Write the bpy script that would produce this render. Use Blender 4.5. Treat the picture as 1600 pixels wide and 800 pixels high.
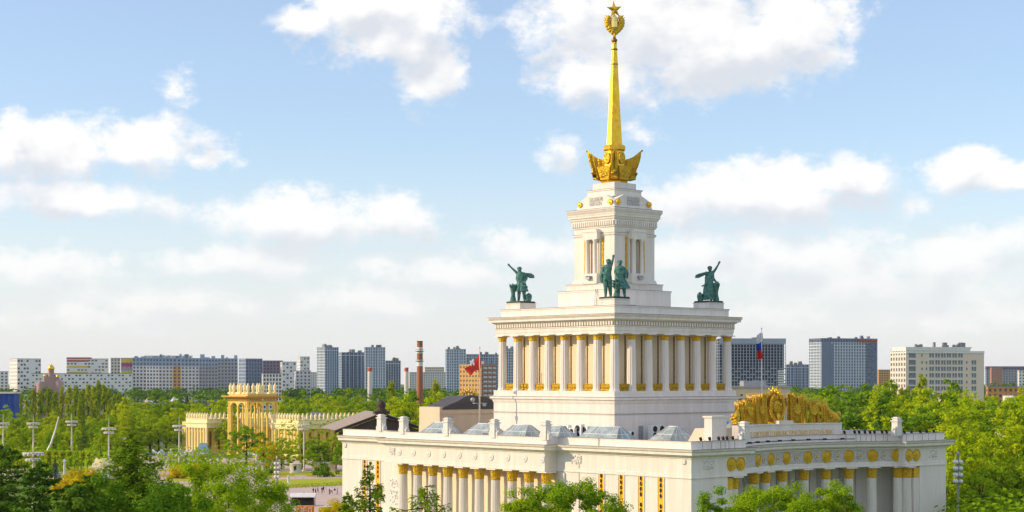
import bpy, bmesh, math, random
import numpy as np
from mathutils import Vector, Matrix
random.seed(7); NR = np.random.default_rng(7)
for o in list(bpy.data.objects): bpy.data.objects.remove(o)
SC = bpy.context.scene; COL = SC.collection; R = math.radians
# ---------------------------------------------------------------- camera
FOC, HOR, EYE = 2700.0, 591.0, 32.0          # photo: 1600 x 800
cd = bpy.data.cameras.new("camera"); cam = bpy.data.objects.new("camera", cd); COL.objects.link(cam)
cd.sensor_width = 36; cd.lens = 36*FOC/1600; cd.shift_y = (HOR-400)/1600
cd.clip_start = 1; cd.clip_end = 30000
cam.location = (0, 0, EYE); cam.rotation_euler = (R(90), 0, 0); SC.camera = cam
# ---------------------------------------------------------------- light
SUN_EL = R(23); SUN_DIR = Vector((-1.0, -.10, 0)).normalized()
SUN_VEC = Vector((SUN_DIR.x*math.cos(SUN_EL), SUN_DIR.y*math.cos(SUN_EL), math.sin(SUN_EL)))
sl = bpy.data.lights.new("sun", 'SUN'); so = bpy.data.objects.new("sun", sl); COL.objects.link(so)
sl.energy = 2.05; sl.angle = R(.5); sl.color = (1, .74, .47)
so.rotation_euler = (-SUN_VEC).to_track_quat('-Z', 'Y').to_euler(); so.location = (-400, 0, 300)
SC.view_settings.view_transform = 'Standard'; SC.view_settings.look = 'None'
SC.view_settings.gamma = 1; SC.view_settings.exposure = 1.05
try:
    SC.cycles.use_denoising = True; SC.cycles.max_bounces = 7; SC.cycles.transparent_max_bounces = 8
except Exception: pass
# ---------------------------------------------------------------- world: sky texture + cumulus clouds by direction
W = bpy.data.worlds.new("World"); SC.world = W; W.use_nodes = True
def world():
    nt = W.node_tree; nt.nodes.clear(); N = nt.nodes
    def grp_math(tree):
        def m(op, a, b=None, c=None, clamp=False):
            n = tree.nodes.new('ShaderNodeMath'); n.operation = op; n.use_clamp = clamp
            for i, v in enumerate((a, b, c)):
                if v is None: continue
                if isinstance(v, (int, float)): n.inputs[i].default_value = v
                else: tree.links.new(v, n.inputs[i])
            return n.outputs[0]
        return m
    # cloud field group: (az, el) -> value
    g = bpy.data.node_groups.new("cloud_field", 'ShaderNodeTree')
    g.interface.new_socket("p", in_out='INPUT', socket_type='NodeSocketVector')
    g.interface.new_socket("f", in_out='OUTPUT', socket_type='NodeSocketFloat'); g.interface.new_socket("body", in_out='OUTPUT', socket_type='NodeSocketFloat')
    gi = g.nodes.new('NodeGroupInput'); go = g.nodes.new('NodeGroupOutput'); m = grp_math(g)
    # warped position
    wn = g.nodes.new('ShaderNodeTexNoise'); wn.inputs['Scale'].default_value = 26; wn.inputs['Detail'].default_value = 5
    wn.inputs['Roughness'].default_value = .55
    g.links.new(gi.outputs[0], wn.inputs['Vector'])
    wv = g.nodes.new('ShaderNodeVectorMath'); wv.operation = 'MULTIPLY_ADD'
    g.links.new(wn.outputs['Color'], wv.inputs[0]); wv.inputs[1].default_value = (.030, .022, 0)
    g.links.new(gi.outputs[0], wv.inputs[2])
    w2 = g.nodes.new('ShaderNodeVectorMath'); w2.operation = 'SUBTRACT'; g.links.new(wv.outputs[0], w2.inputs[0]); w2.inputs[1].default_value = (.015, .011, 0)
    blobs = [(610,28,130,80,1.1),(490,38,70,34,1.05),(672,105,58,66,1.1),(560,20,100,60,1.1),(640,70,70,60,1.0),
             (1020,40,225,100,1.1),(1235,50,115,75,1),(930,120,95,58,1),(1130,80,150,75,1.1),
             (50,235,125,52,1),(225,222,120,46,.95),(320,245,55,22,.8),(20,195,40,28,.7),
             (120,312,155,34,.95),(470,340,160,46,1),(612,335,85,46,.95),(380,408,145,34,.9),
             (1190,305,185,56,1.05),(1330,283,80,42,1),(1050,325,80,36,.75),(1500,268,58,36,1),(1575,278,70,24,.95),
             (885,238,42,30,.5),(272,134,18,18,.2),(992,200,26,18,.3),
             (1270,395,200,58,.8),(1500,405,190,52,.78),(1380,450,300,40,.7),(1430,318,30,22,.6),
             (830,392,110,36,.66),(700,430,170,36,.62),(70,425,150,36,.74),(250,465,170,26,.66),(560,470,210,30,.55),
             (1180,420,160,50,.72),(1060,400,100,40,.7),(1500,490,280,36,.6),(1200,500,220,32,.55),(120,500,200,26,.5),(600,415,60,22,.6)]
    acc = None
    for (px, py, rx, ry, s) in blobs:
        t = (px-800)/FOC; az = math.atan(t); el = math.atan((HOR-py)/FOC*math.cos(az))
        mp = g.nodes.new('ShaderNodeVectorMath'); mp.operation = 'SUBTRACT'; g.links.new(w2.outputs[0], mp.inputs[0]); mp.inputs[1].default_value = (az, el, 0)
        sc = g.nodes.new('ShaderNodeVectorMath'); sc.operation = 'MULTIPLY'; g.links.new(mp.outputs[0], sc.inputs[0]); sc.inputs[1].default_value = (FOC/rx/1.08, FOC/ry/1.08, 0)
        ln = g.nodes.new('ShaderNodeVectorMath'); ln.operation = 'LENGTH'; g.links.new(sc.outputs[0], ln.inputs[0])
        v = m('MULTIPLY_ADD', ln.outputs['Value'], -.8*s, .8*s)
        v = m('MAXIMUM', v, -.45*1.0)
        acc = v if acc is None else m('SMOOTH_MAX', acc, v, .12)
    # outside the photograph's window like cumulus go on, their cover raised for fill light
    sx = g.nodes.new('ShaderNodeSeparateXYZ'); g.links.new(gi.outputs[0], sx.inputs[0])
    bn = g.nodes.new('ShaderNodeTexNoise'); bn.inputs['Scale'].default_value = 7; bn.inputs['Detail'].default_value = 2
    bs = g.nodes.new('ShaderNodeVectorMath'); bs.operation = 'MULTIPLY'; g.links.new(gi.outputs[0], bs.inputs[0]); bs.inputs[1].default_value = (.75, 1.8, 1)
    g.links.new(bs.outputs[0], bn.inputs['Vector'])
    gen = m('MULTIPLY_ADD', bn.outputs['Fac'], 3.2, -1.5)
    ax = m('ABSOLUTE', sx.outputs[0])
    o1 = m('MULTIPLY_ADD', ax, 14, -14*.315, clamp=True); o2 = m('MULTIPLY_ADD', sx.outputs[1], 14, -14*.225, clamp=True)
    out = m('MAXIMUM', o1, o2)
    acc = m('MAXIMUM', m('MULTIPLY_ADD', out, -1.0, acc), m('ADD', gen, m('MULTIPLY_ADD', out, 1.2, -1.2)))
    fn = g.nodes.new('ShaderNodeTexNoise'); fn.inputs['Scale'].default_value = 34; fn.inputs['Detail'].default_value = 9
    fn.inputs['Roughness'].default_value = .66
    fs = g.nodes.new('ShaderNodeVectorMath'); fs.operation = 'MULTIPLY'; g.links.new(gi.outputs[0], fs.inputs[0]); fs.inputs[1].default_value = (1, 1.35, 1)
    g.links.new(fs.outputs[0], fn.inputs['Vector'])
    f = m('ADD', acc, m('MULTIPLY_ADD', fn.outputs['Fac'], 1.7, -.86))
    mn = g.nodes.new('ShaderNodeTexNoise'); mn.inputs['Scale'].default_value = 30; mn.inputs['Detail'].default_value = 4.5; mn.inputs['Roughness'].default_value = .5
    g.links.new(fs.outputs[0], mn.inputs['Vector'])
    g.links.new(f, go.inputs[0]); g.links.new(m('ADD', acc, m('MULTIPLY_ADD', mn.outputs['Fac'], 1.7, -.87)), go.inputs[1])
    m = grp_math(nt)
    tc = N.new('ShaderNodeTexCoord'); sp = N.new('ShaderNodeSeparateXYZ'); nt.links.new(tc.outputs['Generated'], sp.inputs[0])
    az = m('ARCTAN2', sp.outputs[0], sp.outputs[1]); el = m('ARCSINE', sp.outputs[2])
    cx = N.new('ShaderNodeCombineXYZ'); nt.links.new(az, cx.inputs[0]); nt.links.new(el, cx.inputs[1])
    G1 = N.new('ShaderNodeGroup'); G1.node_tree = g; nt.links.new(cx.outputs[0], G1.inputs[0])
    off = N.new('ShaderNodeVectorMath'); off.operation = 'ADD'; nt.links.new(cx.outputs[0], off.inputs[0]); off.inputs[1].default_value = (-.005, .013, 0)
    G2 = N.new('ShaderNodeGroup'); G2.node_tree = g; nt.links.new(off.outputs[0], G2.inputs[0])
    def smooth(v, a, b):
        n = N.new('ShaderNodeMapRange'); n.interpolation_type = 'SMOOTHSTEP'; nt.links.new(v, n.inputs[0])
        n.inputs[1].default_value = a; n.inputs[2].default_value = b; return n.outputs[0]
    dens = smooth(m('MAXIMUM', G1.outputs[0], m('MULTIPLY_ADD', G1.outputs[1], .9, -.2)), -.08, .44)
    shade = smooth(m('ADD', m('SUBTRACT', G1.outputs[1], G2.outputs[1]), m('MULTIPLY', G2.outputs[1], -.5)), -.85, .42)
    sky = N.new('ShaderNodeTexSky'); sky.sky_type = 'NISHITA'; sky.sun_disc = False
    sky.sun_elevation = SUN_EL; sky.sun_rotation = math.atan2(SUN_DIR.x, SUN_DIR.y)
    sky.air_density = 1.0; sky.dust_density = .6; sky.ozone_density = 2.0; sky.altitude = 150
    tint = N.new('ShaderNodeMix'); tint.data_type = 'RGBA'; tint.blend_type = 'MULTIPLY'; tint.inputs[0].default_value = 1
    nt.links.new(sky.outputs[0], tint.inputs[6]); tint.inputs[7].default_value = SKY_TINT
    # pale veil of summer air towards the horizon, the same all round
    hz = N.new('ShaderNodeMapRange'); nt.links.new(sp.outputs[2], hz.inputs[0]); hz.interpolation_type = 'SMOOTHSTEP'
    hz.inputs[1].default_value = -.01; hz.inputs[2].default_value = .145; hz.inputs[3].default_value = .86; hz.inputs[4].default_value = .2
    veil = N.new('ShaderNodeMix'); veil.data_type = 'RGBA'; nt.links.new(hz.outputs[0], veil.inputs[0])
    nt.links.new(tint.outputs[2], veil.inputs[6]); veil.inputs[7].default_value = VEIL
    cc = N.new('ShaderNodeMix'); cc.data_type = 'RGBA'; nt.links.new(shade, cc.inputs[0])
    cc.inputs[6].default_value = CLOUD_LOW; cc.inputs[7].default_value = CLOUD_TOP
    low = smooth(el, .01, .13)
    far = N.new('ShaderNodeMix'); far.data_type = 'RGBA'; nt.links.new(m('MULTIPLY_ADD', low, -.5, .5), far.inputs[0]); nt.links.new(cc.outputs[2], far.inputs[6]); far.inputs[7].default_value = (5.0, 4.88, 4.85, 1); cc = far
    fade = m('MULTIPLY', dens, m('MULTIPLY_ADD', low, .42, .58))
    fin = N.new('ShaderNodeMix'); fin.data_type = 'RGBA'; nt.links.new(fade, fin.inputs[0])
    nt.links.new(veil.outputs[2], fin.inputs[6]); nt.links.new(cc.outputs[2], fin.inputs[7])
    bg = N.new('ShaderNodeBackground'); bg.inputs[1].default_value = SKY_STRENGTH; nt.links.new(fin.outputs[2], bg.inputs[0])
    wo = N.new('ShaderNodeOutputWorld'); nt.links.new(bg.outputs[0], wo.inputs[0])
SKY_STRENGTH = .095
SKY_TINT = (.87, .93, 1.02, 1)
VEIL = (4.45, 4.46, 4.62, 1); CLOUD_LOW = (3.75, 3.95, 4.3, 1); CLOUD_TOP = (5.5, 5.4, 5.32, 1)
world()
# ---------------------------------------------------------------- materials
MATS = {}
def mat(name, col, rough=.8, metal=0, vary=.12, scale=.6, bump=0, bscale=8, col2=None, spec=.3, streak=False, alpha=None, trans=0):
    if name in MATS: return MATS[name]
    M = bpy.data.materials.new(name); M.use_nodes = True; nt = M.node_tree; p = nt.nodes['Principled BSDF']
    p.inputs['Roughness'].default_value = rough; p.inputs['Metallic'].default_value = metal
    p.inputs['Specular IOR Level'].default_value = spec
    tc = nt.nodes.new('ShaderNodeTexCoord'); no = nt.nodes.new('ShaderNodeTexNoise'); no.inputs['Scale'].default_value = scale
    no.inputs['Detail'].default_value = 6; no.inputs['Roughness'].default_value = .65
    if streak:
        mp = nt.nodes.new('ShaderNodeMapping'); mp.inputs['Scale'].default_value = (1, 1, .12)
        nt.links.new(tc.outputs['Object'], mp.inputs[0]); nt.links.new(mp.outputs[0], no.inputs['Vector'])
    else: nt.links.new(tc.outputs['Object'], no.inputs['Vector'])
    mx = nt.nodes.new('ShaderNodeMix'); mx.data_type = 'RGBA'
    rp = nt.nodes.new('ShaderNodeMapRange'); rp.inputs[1].default_value = .3; rp.inputs[2].default_value = .7
    nt.links.new(no.outputs['Fac'], rp.inputs[0]); nt.links.new(rp.outputs[0], mx.inputs[0])
    c2 = col2 or tuple(c*(1-2*vary) for c in col)
    mx.inputs[6].default_value = (*c2, 1); mx.inputs[7].default_value = (*col, 1)
    nt.links.new(mx.outputs[2], p.inputs['Base Color'])
    if bump:
        bn = nt.nodes.new('ShaderNodeTexNoise'); bn.inputs['Scale'].default_value = bscale; bn.inputs['Detail'].default_value = 4
        nt.links.new(tc.outputs['Object'], bn.inputs['Vector'])
        b = nt.nodes.new('ShaderNodeBump'); b.inputs['Strength'].default_value = bump; b.inputs['Distance'].default_value = .3
        nt.links.new(bn.outputs['Fac'], b.inputs['Height']); nt.links.new(b.outputs[0], p.inputs['Normal'])
    if trans: p.inputs['Transmission Weight'].default_value = trans
    if alpha is not None: p.inputs['Alpha'].default_value = alpha
    MATS[name] = M; return M
def leafmat(name, lo, hi, yl=None, trans=.35):
    M = bpy.data.materials.new(name); M.use_nodes = True; nt = M.node_tree; nt.nodes.clear()
    ge = nt.nodes.new('ShaderNodeNewGeometry'); oi = nt.nodes.new('ShaderNodeObjectInfo')
    mx = nt.nodes.new('ShaderNodeMix'); mx.data_type = 'RGBA'; nt.links.new(ge.outputs['Random Per Island'], mx.inputs[0])
    mx.inputs[6].default_value = (*lo, 1); mx.inputs[7].default_value = (*hi, 1)
    m2 = nt.nodes.new('ShaderNodeMix'); m2.data_type = 'RGBA'
    mr = nt.nodes.new('ShaderNodeMapRange'); mr.inputs[1].default_value = .25; mr.inputs[2].default_value = 1; mr.inputs[4].default_value = .75
    nt.links.new(oi.outputs['Random'], mr.inputs[0]); nt.links.new(mr.outputs[0], m2.inputs[0])
    nt.links.new(mx.outputs[2], m2.inputs[6]); m2.inputs[7].default_value = (*(yl or hi), 1)
    d = nt.nodes.new('ShaderNodeBsdfDiffuse'); t = nt.nodes.new('ShaderNodeBsdfTranslucent'); ms = nt.nodes.new('ShaderNodeMixShader')
    nt.links.new(m2.outputs[2], d.inputs[0])
    br = nt.nodes.new('ShaderNodeMix'); br.data_type = 'RGBA'; br.blend_type = 'MULTIPLY'; br.inputs[0].default_value = 1
    nt.links.new(m2.outputs[2], br.inputs[6]); br.inputs[7].default_value = (1.25, 1.1, .6, 1); nt.links.new(br.outputs[2], t.inputs[0])
    ms.inputs[0].default_value = trans; nt.links.new(d.outputs[0], ms.inputs[1]); nt.links.new(t.outputs[0], ms.inputs[2])
    o = nt.nodes.new('ShaderNodeOutputMaterial'); nt.links.new(ms.outputs[0], o.inputs[0]); MATS[name] = M; return M
PLASTER = mat('white_plaster', (.81,.775,.73), .85, scale=.8, bump=.06, bscale=3, streak=True, col2=(.70,.645,.585))
SHADE_LINE = mat('ledge_shade_line', (.30,.27,.25), .6, vary=.2, scale=1.5)  # dark tone painting shade lines along cornices and ledges
STONE = mat('carved_white_stone', (.78,.765,.74), .85, vary=.07, scale=1.2, bump=.35, bscale=4)
RELIEF = mat('relief_stone', (.66,.64,.62), .85, vary=.16, scale=2.2, bump=.9, bscale=3.2)
GOLD = mat('gilding', (.97,.62,.04), .27, metal=.7, col2=(.70,.38,.02), scale=1.3, bump=.14, bscale=5, spec=.5)
GOLDR = mat('gilded_relief', (.95,.60,.035), .38, metal=.55, vary=.2, scale=2.5, bump=1.0, bscale=4.5, spec=.5)
GOLDP = mat('gold_panel', (.88,.52,.03), .5, metal=.35, vary=.12, scale=2, bump=.3, bscale=6)
PATINA = mat('patina_bronze', (.13,.31,.275), .65, metal=.1, vary=.25, scale=1.6, bump=.8, bscale=2.2, col2=(.03,.12,.105))
BRONZE = mat('dark_bronze', (.05,.075,.065), .5, metal=.2)
DARK = mat('dark_void', (.03,.025,.02), .8)
BLACK = mat('black_metal', (.015,.015,.017), .5)
ROOFM = mat('roof_sheet', (.33,.33,.35), .6, vary=.15)
ROOFD = mat('dark_roof_sheet', (.10,.095,.10), .55, vary=.25, scale=.8)
GLASS = mat('roof_glass', (.46,.57,.58), .07, vary=.3, scale=.5, spec=.8)
WHITEM = mat('white_metal', (.75,.77,.78), .5, vary=.05)
def weather(M, stain=(.50,.44,.37), amt=.38):
    nt = M.node_tree; p = nt.nodes['Principled BSDF']; src = p.inputs['Base Color'].links[0].from_socket
    tc = nt.nodes.new('ShaderNodeTexCoord'); mp = nt.nodes.new('ShaderNodeMapping'); mp.inputs['Scale'].default_value = (1.6,1.6,.07); nt.links.new(tc.outputs['Object'], mp.inputs[0])
    n1 = nt.nodes.new('ShaderNodeTexNoise'); n1.inputs['Scale'].default_value = 1.0; n1.inputs['Detail'].default_value = 8; n1.inputs['Roughness'].default_value = .7; nt.links.new(mp.outputs[0], n1.inputs['Vector'])
    n2 = nt.nodes.new('ShaderNodeTexNoise'); n2.inputs['Scale'].default_value = .13; n2.inputs['Detail'].default_value = 4; nt.links.new(tc.outputs['Object'], n2.inputs['Vector'])
    a = nt.nodes.new('ShaderNodeMapRange'); a.inputs[1].default_value = .52; a.inputs[2].default_value = .75; nt.links.new(n1.outputs['Fac'], a.inputs[0])
    b_ = nt.nodes.new('ShaderNodeMapRange'); b_.inputs[1].default_value = .35; b_.inputs[2].default_value = .7; b_.inputs[3].default_value = .15; nt.links.new(n2.outputs['Fac'], b_.inputs[0])
    mu = nt.nodes.new('ShaderNodeMath'); mu.operation = 'MULTIPLY'; nt.links.new(a.outputs[0], mu.inputs[0]); nt.links.new(b_.outputs[0], mu.inputs[1])
    m3 = nt.nodes.new('ShaderNodeMath'); m3.operation = 'MULTIPLY'; nt.links.new(mu.outputs[0], m3.inputs[0]); m3.inputs[1].default_value = amt
    mx = nt.nodes.new('ShaderNodeMix'); mx.data_type = 'RGBA'; nt.links.new(m3.outputs[0], mx.inputs[0]); nt.links.new(src, mx.inputs[6]); mx.inputs[7].default_value = (*stain,1); nt.links.new(mx.outputs[2], p.inputs['Base Color'])
weather(PLASTER)
BEIGE = mat('beige_plaster', (.72,.58,.42), .85, vary=.06, scale=.4, streak=True)
GREYM = mat('grey_metal', (.42,.43,.45), .45, metal=.4)
# ---------------------------------------------------------------- object helpers
def tag(o, label=None, cat=None, group=None, kind=None):
    for k, v in (('label', label), ('category', cat), ('group', group), ('kind', kind)):
        if v: o[k] = v
    return o
def thing(name, label, cat, loc=(0,0,0), rz=0, group=None):
    o = bpy.data.objects.new(name, None); COL.objects.link(o); o.location = loc; o.rotation_euler = (0,0,rz); o.empty_display_size = .5
    return tag(o, label, cat, group)
def link(name, me, parent=None, loc=(0,0,0), rz=0, scale=1):
    o = bpy.data.objects.new(name, me); COL.objects.link(o); o.parent = parent; o.location = loc; o.rotation_euler = (0,0,rz)
    o.scale = (scale,)*3 if isinstance(scale, (int, float)) else scale
    return o
def kids(o): return [c for c in KID.get(o.name, [])]
def copy_tree(o, parent=None):
    c = o.copy(); COL.objects.link(c); c.parent = parent
    for ch in list(o.children): copy_tree(ch, c)
    return c
class MB:
    """collects faces; build() makes one mesh object"""
    def __init__(s): s.v = []; s.f = []; s.m = []; s.sm = []
    def add(s, vs, fs, mi=0, smooth=False):
        b = len(s.v); s.v += [tuple(p) for p in vs]
        for f in fs: s.f.append(tuple(i+b for i in f)); s.m.append(mi); s.sm.append(smooth)
        return s
    def box(s, x0, x1, y0, y1, z0, z1, mi=0):
        vs = [(x0,y0,z0),(x1,y0,z0),(x1,y1,z0),(x0,y1,z0),(x0,y0,z1),(x1,y0,z1),(x1,y1,z1),(x0,y1,z1)]
        return s.add(vs, [(0,3,2,1),(4,5,6,7),(0,1,5,4),(1,2,6,5),(2,3,7,6),(3,0,4,7)], mi)
    def frustum(s, h0, z0, h1, z1, mi=0, cx=0, cy=0):
        a = h0 if isinstance(h0, tuple) else (h0,h0); b = h1 if isinstance(h1, tuple) else (h1,h1)
        vs = [(cx+i*a[0], cy+j*a[1], z0) for i,j in ((-1,-1),(1,-1),(1,1),(-1,1))]+[(cx+i*b[0], cy+j*b[1], z1) for i,j in ((-1,-1),(1,-1),(1,1),(-1,1))]
        return s.add(vs, [(0,3,2,1),(4,5,6,7),(0,1,5,4),(1,2,6,5),(2,3,7,6),(3,0,4,7)], mi)
    def prism(s, poly, z0, z1, mi=0, cap=True):
        n = len(poly); vs = [(x,y,z0) for x,y in poly]+[(x,y,z1) for x,y in poly]
        fs = [(i,(i+1)%n,n+(i+1)%n,n+i) for i in range(n)]
        if cap: fs += [tuple(range(n))[::-1], tuple(range(n,2*n))]
        return s.add(vs, fs, mi)
    def lathe(s, prof, n=16, c=(0,0), mi=0, smooth=True, flute=0, fl=0, cap=True):
        vs = []
        for r, z in prof:
            for i in range(n):
                rr = r*(1-(flute if (fl and i % 2) else 0)); a = 2*math.pi*i/n
                vs.append((c[0]+rr*math.cos(a), c[1]+rr*math.sin(a), z))
        fs = [(k*n+i, k*n+(i+1)%n, (k+1)*n+(i+1)%n, (k+1)*n+i) for k in range(len(prof)-1) for i in range(n)]
        s.add(vs, fs, mi, smooth)
        if cap: s.add(vs[:n], [tuple(range(n))[::-1]], mi); s.add(vs[-n:], [tuple(range(n))], mi)
        return s
    def tube(s, pts, rs, n=6, mi=0, smooth=True):
        pts = [Vector(p) for p in pts]
        if isinstance(rs, (int, float)): rs = [rs]*len(pts)
        vs = []; up = Vector((0,0,1))
        for i, p in enumerate(pts):
            d = (pts[min(i+1,len(pts)-1)]-pts[max(i-1,0)]).normalized()
            a = d.cross(up if abs(d.z) < .95 else Vector((1,0,0))).normalized(); b = d.cross(a)
            for k in range(n):
                t = 2*math.pi*k/n; vs.append(p+(a*math.cos(t)+b*math.sin(t))*rs[i])
        m_ = len(pts); fs = [(k*n+i, (k+1)*n+i, (k+1)*n+(i+1)%n, k*n+(i+1)%n) for k in range(m_-1) for i in range(n)]
        fs += [tuple(range(n)), tuple(range((m_-1)*n, m_*n))[::-1]]
        return s.add(vs, fs, mi, smooth)
    def ball(s, c, r, n=8, k=6, mi=0):
        r = r if isinstance(r, tuple) else (r,r,r)
        vs = []; 
        for j in range(k+1):
            t = math.pi*j/k
            for i in range(n):
                a = 2*math.pi*i/n; vs.append((c[0]+r[0]*math.sin(t)*math.cos(a), c[1]+r[1]*math.sin(t)*math.sin(a), c[2]-r[2]*math.cos(t)))
        return s.add(vs, [(j*n+i, j*n+(i+1)%n, (j+1)*n+(i+1)%n, (j+1)*n+i) for j in range(k) for i in range(n)], mi, True)
    def sweep(s, path, prof, closed=False, mi=0, smooth=False):
        """profile [(out, z)] along a 2D path; 'out' is to the right of travel; mitred"""
        n = len(path); P = [Vector(p) for p in path]; offs = []
        for i in range(n):
            a = P[i]-P[i-1] if (i > 0 or closed) else P[1]-P[0]
            b = P[(i+1)%n]-P[i] if (i < n-1 or closed) else P[-1]-P[-2]
            a.normalize(); b.normalize(); na = Vector((a.y,-a.x)); nb = Vector((b.y,-b.x))
            mvec = na+nb; d = mvec.dot(na)
            offs.append(mvec/d if abs(d) > .2 else na)
        k = len(prof); vs = []
        for i in range(n):
            for o_, z in prof: q = P[i]+offs[i]*o_; vs.append((q.x,q.y,z))
        fs = []
        for i in range(n if closed else n-1):
            j = (i+1)%n
            for t in range(k-1): fs.append((i*k+t, j*k+t, j*k+t+1, i*k+t+1))
        if not closed: fs += [tuple(range(k))[::-1], tuple(range((n-1)*k, n*k))]
        return s.add(vs, fs, mi, smooth)
    def mesh(s, name, mats):
        me = bpy.data.meshes.new(name); me.from_pydata(s.v, [], s.f)
        for m in (mats if isinstance(mats, (list,tuple)) else [mats]): me.materials.append(m)
        me.polygons.foreach_set('material_index', s.m); me.polygons.foreach_set('use_smooth', s.sm)
        me.update(); return me
    def build(s, name, mats, parent=None, loc=(0,0,0), rz=0, label=None, kind=None, fix=True):
        me = s.mesh(name, mats)
        if fix:
            b = bmesh.new(); b.from_mesh(me); bmesh.ops.recalc_face_normals(b, faces=b.faces); b.to_mesh(me); b.free()
        o = link(name, me, parent, loc, rz); return tag(o, label, kind=kind)
def at(px, py, Y): return Vector(((px-800)*Y/FOC, Y, EYE+(HOR-py)*Y/FOC))     # a point of the place seen at this pixel, Y metres off
def gnd(px, py): Y = EYE*FOC/(py-HOR); return Vector(((px-800)*Y/FOC, Y, 0))
def gX(px, Y): return (px-800)*Y/FOC
# ================================================================ the central pavilion
AX, AY = 17.78, 300.0; VV = Vector((.7474,.6643)); UU = Vector((-.6643,.7474)); PRZ = math.atan2(.6643,.7474)
def wl(x, y): return AX+VV.x*x+UU.x*y, AY+VV.y*x+UU.y*y
def yon(c, p): t = (p-800)/FOC; return (AX+VV.x*c-t*(AY+VV.y*c))/(t*UU.y-UU.x)
def xon(c, p): t = (p-800)/FOC; return (t*(AY+UU.y*c)-AX-UU.x*c)/(VV.x-t*VV.y)
def zat(x, y, q): return EYE+(HOR-q)*wl(x,y)[1]/FOC
PAV = thing('exhibition_pavilion', 'huge white pavilion with stepped tower and golden spire', 'pavilion', (AX,AY,0), PRZ)
X0, Y0, X1, Y1 = -27.45, -43.1, 35.88, 42.17; PX = -30.05
ZF0, ZF1, ZC, ZP, ZR = 17.6, 20.5, 21.65, 22.8, 21.95
# exedra arc
AC = (4.4, -74.85); AR = 38.75; AH = math.asin(19.9/AR)
def arc(r, a0, a1, n, c=AC): return [(c[0]+r*math.sin(a0+(a1-a0)*i/n), c[1]+r*math.cos(a0+(a1-a0)*i/n)) for i in range(n+1)]
def arc_px(p, r):
    lo, hi = -.75, .75
    for _ in range(50):
        m_ = (lo+hi)/2; w = wl(AC[0]+r*math.sin(m_), AC[1]+r*math.cos(m_))
        if 800+FOC*w[0]/w[1] < p: lo = m_
        else: hi = m_
    return m_
WALL = [(X0,Y1),(X0,Y0),(-19.55,Y0),(-19.55,-38.5)]+arc(AR+4.6,-.5,.5,24)+[(28.39,-38.5),(28.39,Y0),(X1,Y0),(X1,Y1)]
ENT = [(X0,Y1),(X0,26.0),(PX,26.0),(PX,-14.7),(X0,-14.7),(X0,Y0),(-15.5,Y0),(-15.5,-41.6)]+arc(AR,-AH,AH,36)[1:-1]+[(24.3,-41.6),(24.3,Y0),(X1,Y0),(X1,Y1)]
b = MB(); b.prism(WALL, -.5, ZF0+.05); b.build('wall', PLASTER, PAV)
b = MB(); b.prism([(x,y) for x,y in ENT], ZF0, ZF1); b.build('frieze', PLASTER, PAV)
b = MB(); b.sweep(ENT, [(.003,ZF0-.15),(.16,ZF0-.15),(.16,ZF0+.05),(.07,ZF0+.12),(.07,ZF0+.42),(.003,ZF0+.46)]); b.build('architrave_band', PLASTER, PAV)
b = MB(); b.sweep(ENT, [(-.3,ZF1-.18),(.12,ZF1-.18),(.18,ZF1+.02),(.62,ZF1+.2),(.68,ZF1+.32),(.95,ZF1+.36),(.95,ZF1+.72),(1.15,ZF1+.85),(1.28,ZF1+1.1),(1.28,ZC),(-.3,ZC+.06)]); b.build('cornice', PLASTER, PAV)
par = [(X0+.15,Y1),(X0+.15,26.0),(PX+.2,26.0),(PX+.2,-14.9),(X0+.15,-14.9),(X0+.15,Y0+.2),(-15.3,Y0+.2),(-15.3,-41.4)]+arc(AR+.3,-AH,AH,36)[1:-1]+[(24.1,-41.4),(24.1,Y0+.2),(X1-.2,Y0+.2),(X1-.2,Y1)]
b = MB(); b.sweep(par, [(0,ZC),(0,ZP-.12),(.06,ZP-.1),(.06,ZP),(-.6,ZP),(-.6,ZC)]); b.build('parapet', PLASTER, PAV)
b = MB(); b.prism([(x*.99,y*.99) for x,y in WALL], ZF0+.2, ZR); b.build('roof', ROOFM, PAV)
# seams in the parapet (drain joints) along the lit side
b = MB()
for p in (935, 905):
    y = yon(X0, p); b.box(X0-.05,X0+.02,y-.06,y+.06,0 if p == 905 else ZC,ZP if p == 935 else ZF1-.2)
b.build('drain_pipe', mat('seam', (.45,.40,.32)), PAV)
# ---- columns
def column_mesh(h, r, cap_h, flutes=20, name='column'):
    b = MB(); prof = [(r*1.18,0),(r*1.18,.12),(r*1.05,.3),(r,.4)]
    for i in range(5): t = i/4; prof.append((r*(1-.13*t*t), .4+(h-cap_h-.4)*t))
    b.lathe(prof, flutes*2, flute=.075, fl=1, smooth=False); sh = b.mesh(name, PLASTER)
    c = MB(); rt = r*.9; prof = [(rt,0),(rt*1.04,.05),(rt*1.08,.1),(rt*1.02,.16)]+[(rt*(1.02+.17*t*t), .16+(cap_h-.34)*t) for t in (.25,.5,.75,1)]+[(rt*1.3,cap_h-.12),(rt*1.3,cap_h)]
    c.lathe(prof, flutes*2, flute=.10, fl=1, smooth=False); ca = c.mesh('capital', GOLDR); return sh, ca
def put_col(sh, ca, x, y, z, h, cap_h, parent=PAV, ab=None, rz=0):
    o = link('column', sh, parent, (x,y,z)); link('capital', ca, o, (0,0,h-cap_h))
    if ab: link('abacus', ab, o, (0,0,h), rz)
    return o
ab1 = MB().frustum(1.1,0,1.1,.2).mesh('abacus', PLASTER)
PH = ZF0-.15-.22; csh, cca = column_mesh(PH-.8, .84, 1.65)
yc = [yon(PX+.95, p) for p in (630,652,675,699,724,748,774,799,826,854)]
d = (yc[0]-yc[-1])/9; yc = [yc[0]-d*i for i in range(10)]
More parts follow.
